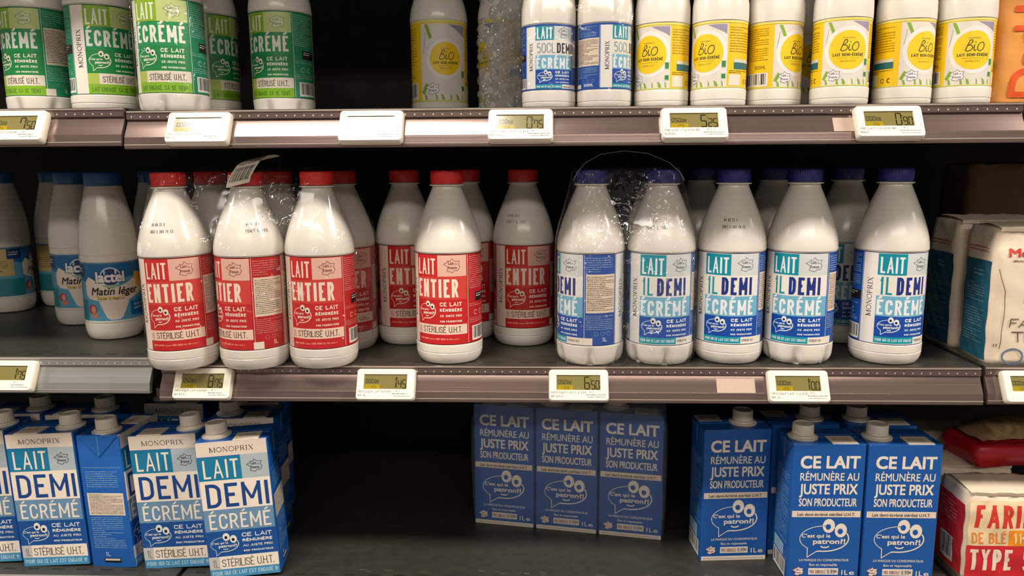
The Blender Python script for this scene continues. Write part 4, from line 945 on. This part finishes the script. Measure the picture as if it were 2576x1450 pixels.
def window(o, w, d, h):
    g = Geo(); N = 10; vs = []; fs = []
    for i in range(N + 1):
        for j in range(N + 1):
            a, b = i / N, j / N; vs.append((-w / 2 * .9 + w * .9 * a, d * .1 + d * .8 * b, h + 2.2 * math.sin(a * math.pi) ** .5 * math.sin(b * math.pi) ** .5 - .1 + .08 * math.sin(i * 2.2 + j)))
    for i in range(N):
        for j in range(N): k = i * (N + 1) + j; fs.append((k, k + N + 1, k + N + 2, k + 1))
    g.add(vs, fs, M('tan_pasta_window', (150, 120, 84), .25, var=.35, scale=90, stretch=(1, .2, 1)), True); tag(g.build('clear_window', o), 'tan pasta seen through a clear window')
bag('pasta_packet', 'red packet with tan window lying on the flour bags under the rail', 56.2, 69, 8.2, 15.5, zb + 12.3, 3.6, M('red_foil', (176, 26, 34), .35), 21, None, None, extra=window, bulge=2.2, crush=1.0, rz=10)
A = Art(); OR = (226, 84, 26)
def vword(A):
    # letters turned a quarter, reading upwards
    B = Art(); B.ftext('Dad', 0, 8.2, 0, 4.4, OR, 2, bold=.22)
    for pts, c, l in B.p: A.poly([(-y_ + .6, x_ + 1.2) for x_, y_ in pts], c, l)
    A.rect(-3.6, 11.0, .6, 11.75, OR, 2)
vword(A)
bag('orange_packet', 'orange packet with sideways red lettering at the upper right edge', 52.1, 62.5, 4.2, 10.2, HU + .1, 21.0, M('orange_board', (224, 150, 70), .45, var=.05), 31, A, None, bulge=.2, crush=.1, cat='packet')

# ---------------------------------------------------------------- clear films
film = film_mat('shrink_film', 110, 1, .0, .006, .035, .5); crinkle = film_mat('crinkled_film', 120, 1.0, .015, .007, .05, .44); bagfilm = film_mat('bag_film', 130, 1.0, .46, .009, .2, .2); triofilm = film_mat('trio_film', 90, 1.0, .06, .004, .03, .55)
def hull(pts):
    pts = sorted(set(pts)); lo = []; up = []
    cr = lambda o, a, b: (a[0] - o[0]) * (b[1] - o[1]) - (a[1] - o[1]) * (b[0] - o[0])
    for p in pts:
        while len(lo) > 1 and cr(lo[-2], lo[-1], p) <= 0: lo.pop()
        lo.append(p)
    for p in pts[::-1]:
        while len(up) > 1 and cr(up[-2], up[-1], p) <= 0: up.pop()
        up.append(p)
    return lo[:-1] + up[:-1]
def wrap(label, centres, zr, N=120, loop=None, extra=None, amp=.12, mat=None):
    """clear film stretched round a pack: zr = list of (height, radius round each centre)"""
    cx = sum(c[0] for c in centres) / len(centres); cy = sum(c[1] for c in centres) / len(centres)
    o = thing('shrink_wrap', label, 'plastic film', W(cx, cy, 0))
    g = Geo(); vs = []; fs = []
    for j, (z, r) in enumerate(zr):
        H = hull([(c[0] - cx + r * math.cos(t * math.pi / 18), c[1] - cy + r * math.sin(t * math.pi / 18)) for c in centres for t in range(36)])
        for i in range(N):
            a = 2 * math.pi * i / N; dx, dy = math.cos(a), math.sin(a); best = 0
            for k in range(len(H)):
                p, q = H[k], H[(k + 1) % len(H)]; ex, ey = q[0] - p[0], q[1] - p[1]; den = dx * ey - dy * ex
                if abs(den) < 1e-9: continue
                t = (p[0] * ey - p[1] * ex) / den; s_ = (p[0] * dy - p[1] * dx) / den
                if t > 0 and -1e-6 <= s_ <= 1 + 1e-6: best = max(best, t)
            b = best + amp * (.5 + .5 * math.sin(i * .9 + z * .8) * math.sin(z * 1.1 + i * .37))
            vs.append((dx * b, dy * b, z))
    n = len(zr)
    for j in range(n - 1):
        for i in range(N): k = (i + 1) % N; fs.append((j * N + i, j * N + k, (j + 1) * N + k, (j + 1) * N + i))
    vs.append((0, 0, zr[-1][0] + .1)); L = len(vs) - 1
    for i in range(N): fs.append(((n - 1) * N + i, (n - 1) * N + (i + 1) % N, L))
    g.add(vs, fs, mat or film); g.build('film', o, sharp=0)
    if extra: extra(o, cx, cy)
    return o
ZR = [(.15, 3.9), (.8, 4.3), (2.5, 4.38), (8, 4.38), (13.8, 4.38), (15.2, 4.3), (17, 3.95), (19, 3.3), (21, 2.75), (23.2, 2.3), (23.9, 1.9)]
def strap(o, cx, cy):
    P = [(-38.2, -3.9, 22.2), (-37.9, -4.05, 23.0), (-37.4, -3.9, 23.9), (-36.9, -3.4, 24.8), (-36.4, -2.3, 25.35), (-36.0, -.8, 25.45), (-35.8, .1, 25.3)]
    P = [Vector((a - cx, b - cy, c)) for a, b, c in P]; g = Geo(); vs = []; fs = []
    wpaper = M('strap_paper', (224, 212, 192), .45)
    dirw = Vector((.97, .12, .22)).normalized()
    cum = [0]
    for a, b in zip(P, P[1:]): cum.append(cum[-1] + (b - a).length)
    def at(u, v, off):   # u across -1.45..1.45, v along
        for i in range(len(P) - 1):
            if v <= cum[i + 1] or i == len(P) - 2:
                t = (v - cum[i]) / (cum[i + 1] - cum[i]); p = P[i].lerp(P[i + 1], t); d = (P[i + 1] - P[i]).normalized(); break
        n = dirw.cross(d).normalized(); n = n if n.y < 0 or n.z > 0 else -n
        return p + dirw * u + n * off
    m = 24; tot = cum[-1]
    for i in range(m + 1):
        for u, of in ((-1.4, 0), (1.4, 0), (1.4, -.05), (-1.4, -.05)): vs.append(at(u, tot * i / m, of))
    for i in range(m):
        for k in range(4): fs.append((i * 4 + k, i * 4 + (k + 1) % 4, (i + 1) * 4 + (k + 1) % 4, (i + 1) * 4 + k))
    g.add(vs, fs, wpaper, True)
    A = Art(); A.micro(-1.1, 1.1, 2.75, 3.3, .3, DARK, 1, .9, 81)
    r = random.Random(4); x = -1.2
    while x < 1.15:
        w_ = r.choice((.05, .09, .14)); A.rect(x, .55, x + w_, 2.5, DARK, 1); x += w_ + r.choice((.06, .09, .13))
    A.emit(g, lambda a, b, l: at(a, b, .02), None, .4)
    tag(g.build('carry_strap', o), 'white strap printed with a barcode')
wrap('clear shrink film round the pack of red-capped bottles', [(-47.1, -1.6), (-38.3, -1.2), (-29.8, -.5), (-46.3, 7.3), (-37.7, 7.9), (-29.2, 8.3)], ZR, extra=strap)
def loop(o, cx, cy):
    P = [(1.2, -.5, 22.4), (1.7, -.5, 23.4), (2.6, -.4, 24.5), (4.4, -.2, 25.5), (7.2, 0, 25.9), (10.0, 0, 25.6), (12.6, -.3, 24.5), (13.8, -.5, 23.4), (14.4, -.5, 22.4)]
    g = Geo(); g.tube([(a - cx, b - cy, c) for a, b, c in P], .045, M('clear_strap_plastic', (150, 146, 140), .2)); tag(g.build('carry_loop', o), 'thin clear carrying loop')
wrap('clear shrink film round the pack of blue-capped bottles', [(3.5, 1.6), (12.2, 1.8), (3.9, 10.3), (12.6, 10.5)], ZR, extra=loop, mat=crinkle, amp=.2)
wrap('clear film round the frontmost green-labelled bottles', [(-49.5, 5.8), (-49.0, 15.4)], [(HU + z, r) for z, r in [(.15, 3.9), (.8, 4.3), (2.5, 4.38), (13.8, 4.38), (15.2, 4.3), (19, 3.3), (22, 2.75), (23.9, 1.9)]])
wrap('clear film round the two small blue half-litre bottles', [(-1.7, 4.6), (5.1, 4.2)], [(HU + z, r) for z, r in [(.15, 3.2), (1, 3.45), (6, 3.46), (12.5, 3.46), (14.5, 3.1), (17.5, 2.3), (19.3, 1.8)]], amp=.05)
a = math.radians(-10.2)
tri = [(-12.5 + s_ * math.cos(a) - t * math.sin(a), 14.6 + s_ * math.sin(a) + t * math.cos(a)) for s_ in (.1, 27.3) for t in (.1, 6.0)]
wrap('clear film round the shaded trio of blue cartons', tri, [(ZB + z, r) for z, r in [(.2, .3), (4, .5), (10, .6), (16, .5), (18.6, .2), (20.6, .15)]], amp=.1, mat=triofilm)
# loose crumpled film hanging in front of the shaded bottle
def crumple():
    o = thing('crumpled_film', 'crumpled clear film bag draped over the shaded bottle on upper shelf', 'plastic film', W(-6.9, 16.5, HU))
    g = Geo(); n, m = 26, 40; vs = []; fs = []; r = random.Random(3)
    for j in range(m + 1):
        for i in range(n + 1):
            t = i / n; z = 19 * j / m; a = math.radians(-100 + 200 * t); R = 4.9 - .9 * max(0, (z - 12) / 8)
            q = R + .35 * math.sin(i * 1.9 + j * .35) + .25 * math.sin(j * 1.3 - i * .8) + r.uniform(-.12, .12)
            vs.append((q * math.sin(a) * .95, 5.5 - q * math.cos(a), .05 + z))
    for j in range(m):
        for i in range(n): k = j * (n + 1) + i; fs.append((k, k + 1, k + n + 2, k + n + 1))
    g.add(vs, fs, bagfilm, True); g.build('film', o, sharp=0)
crumple()
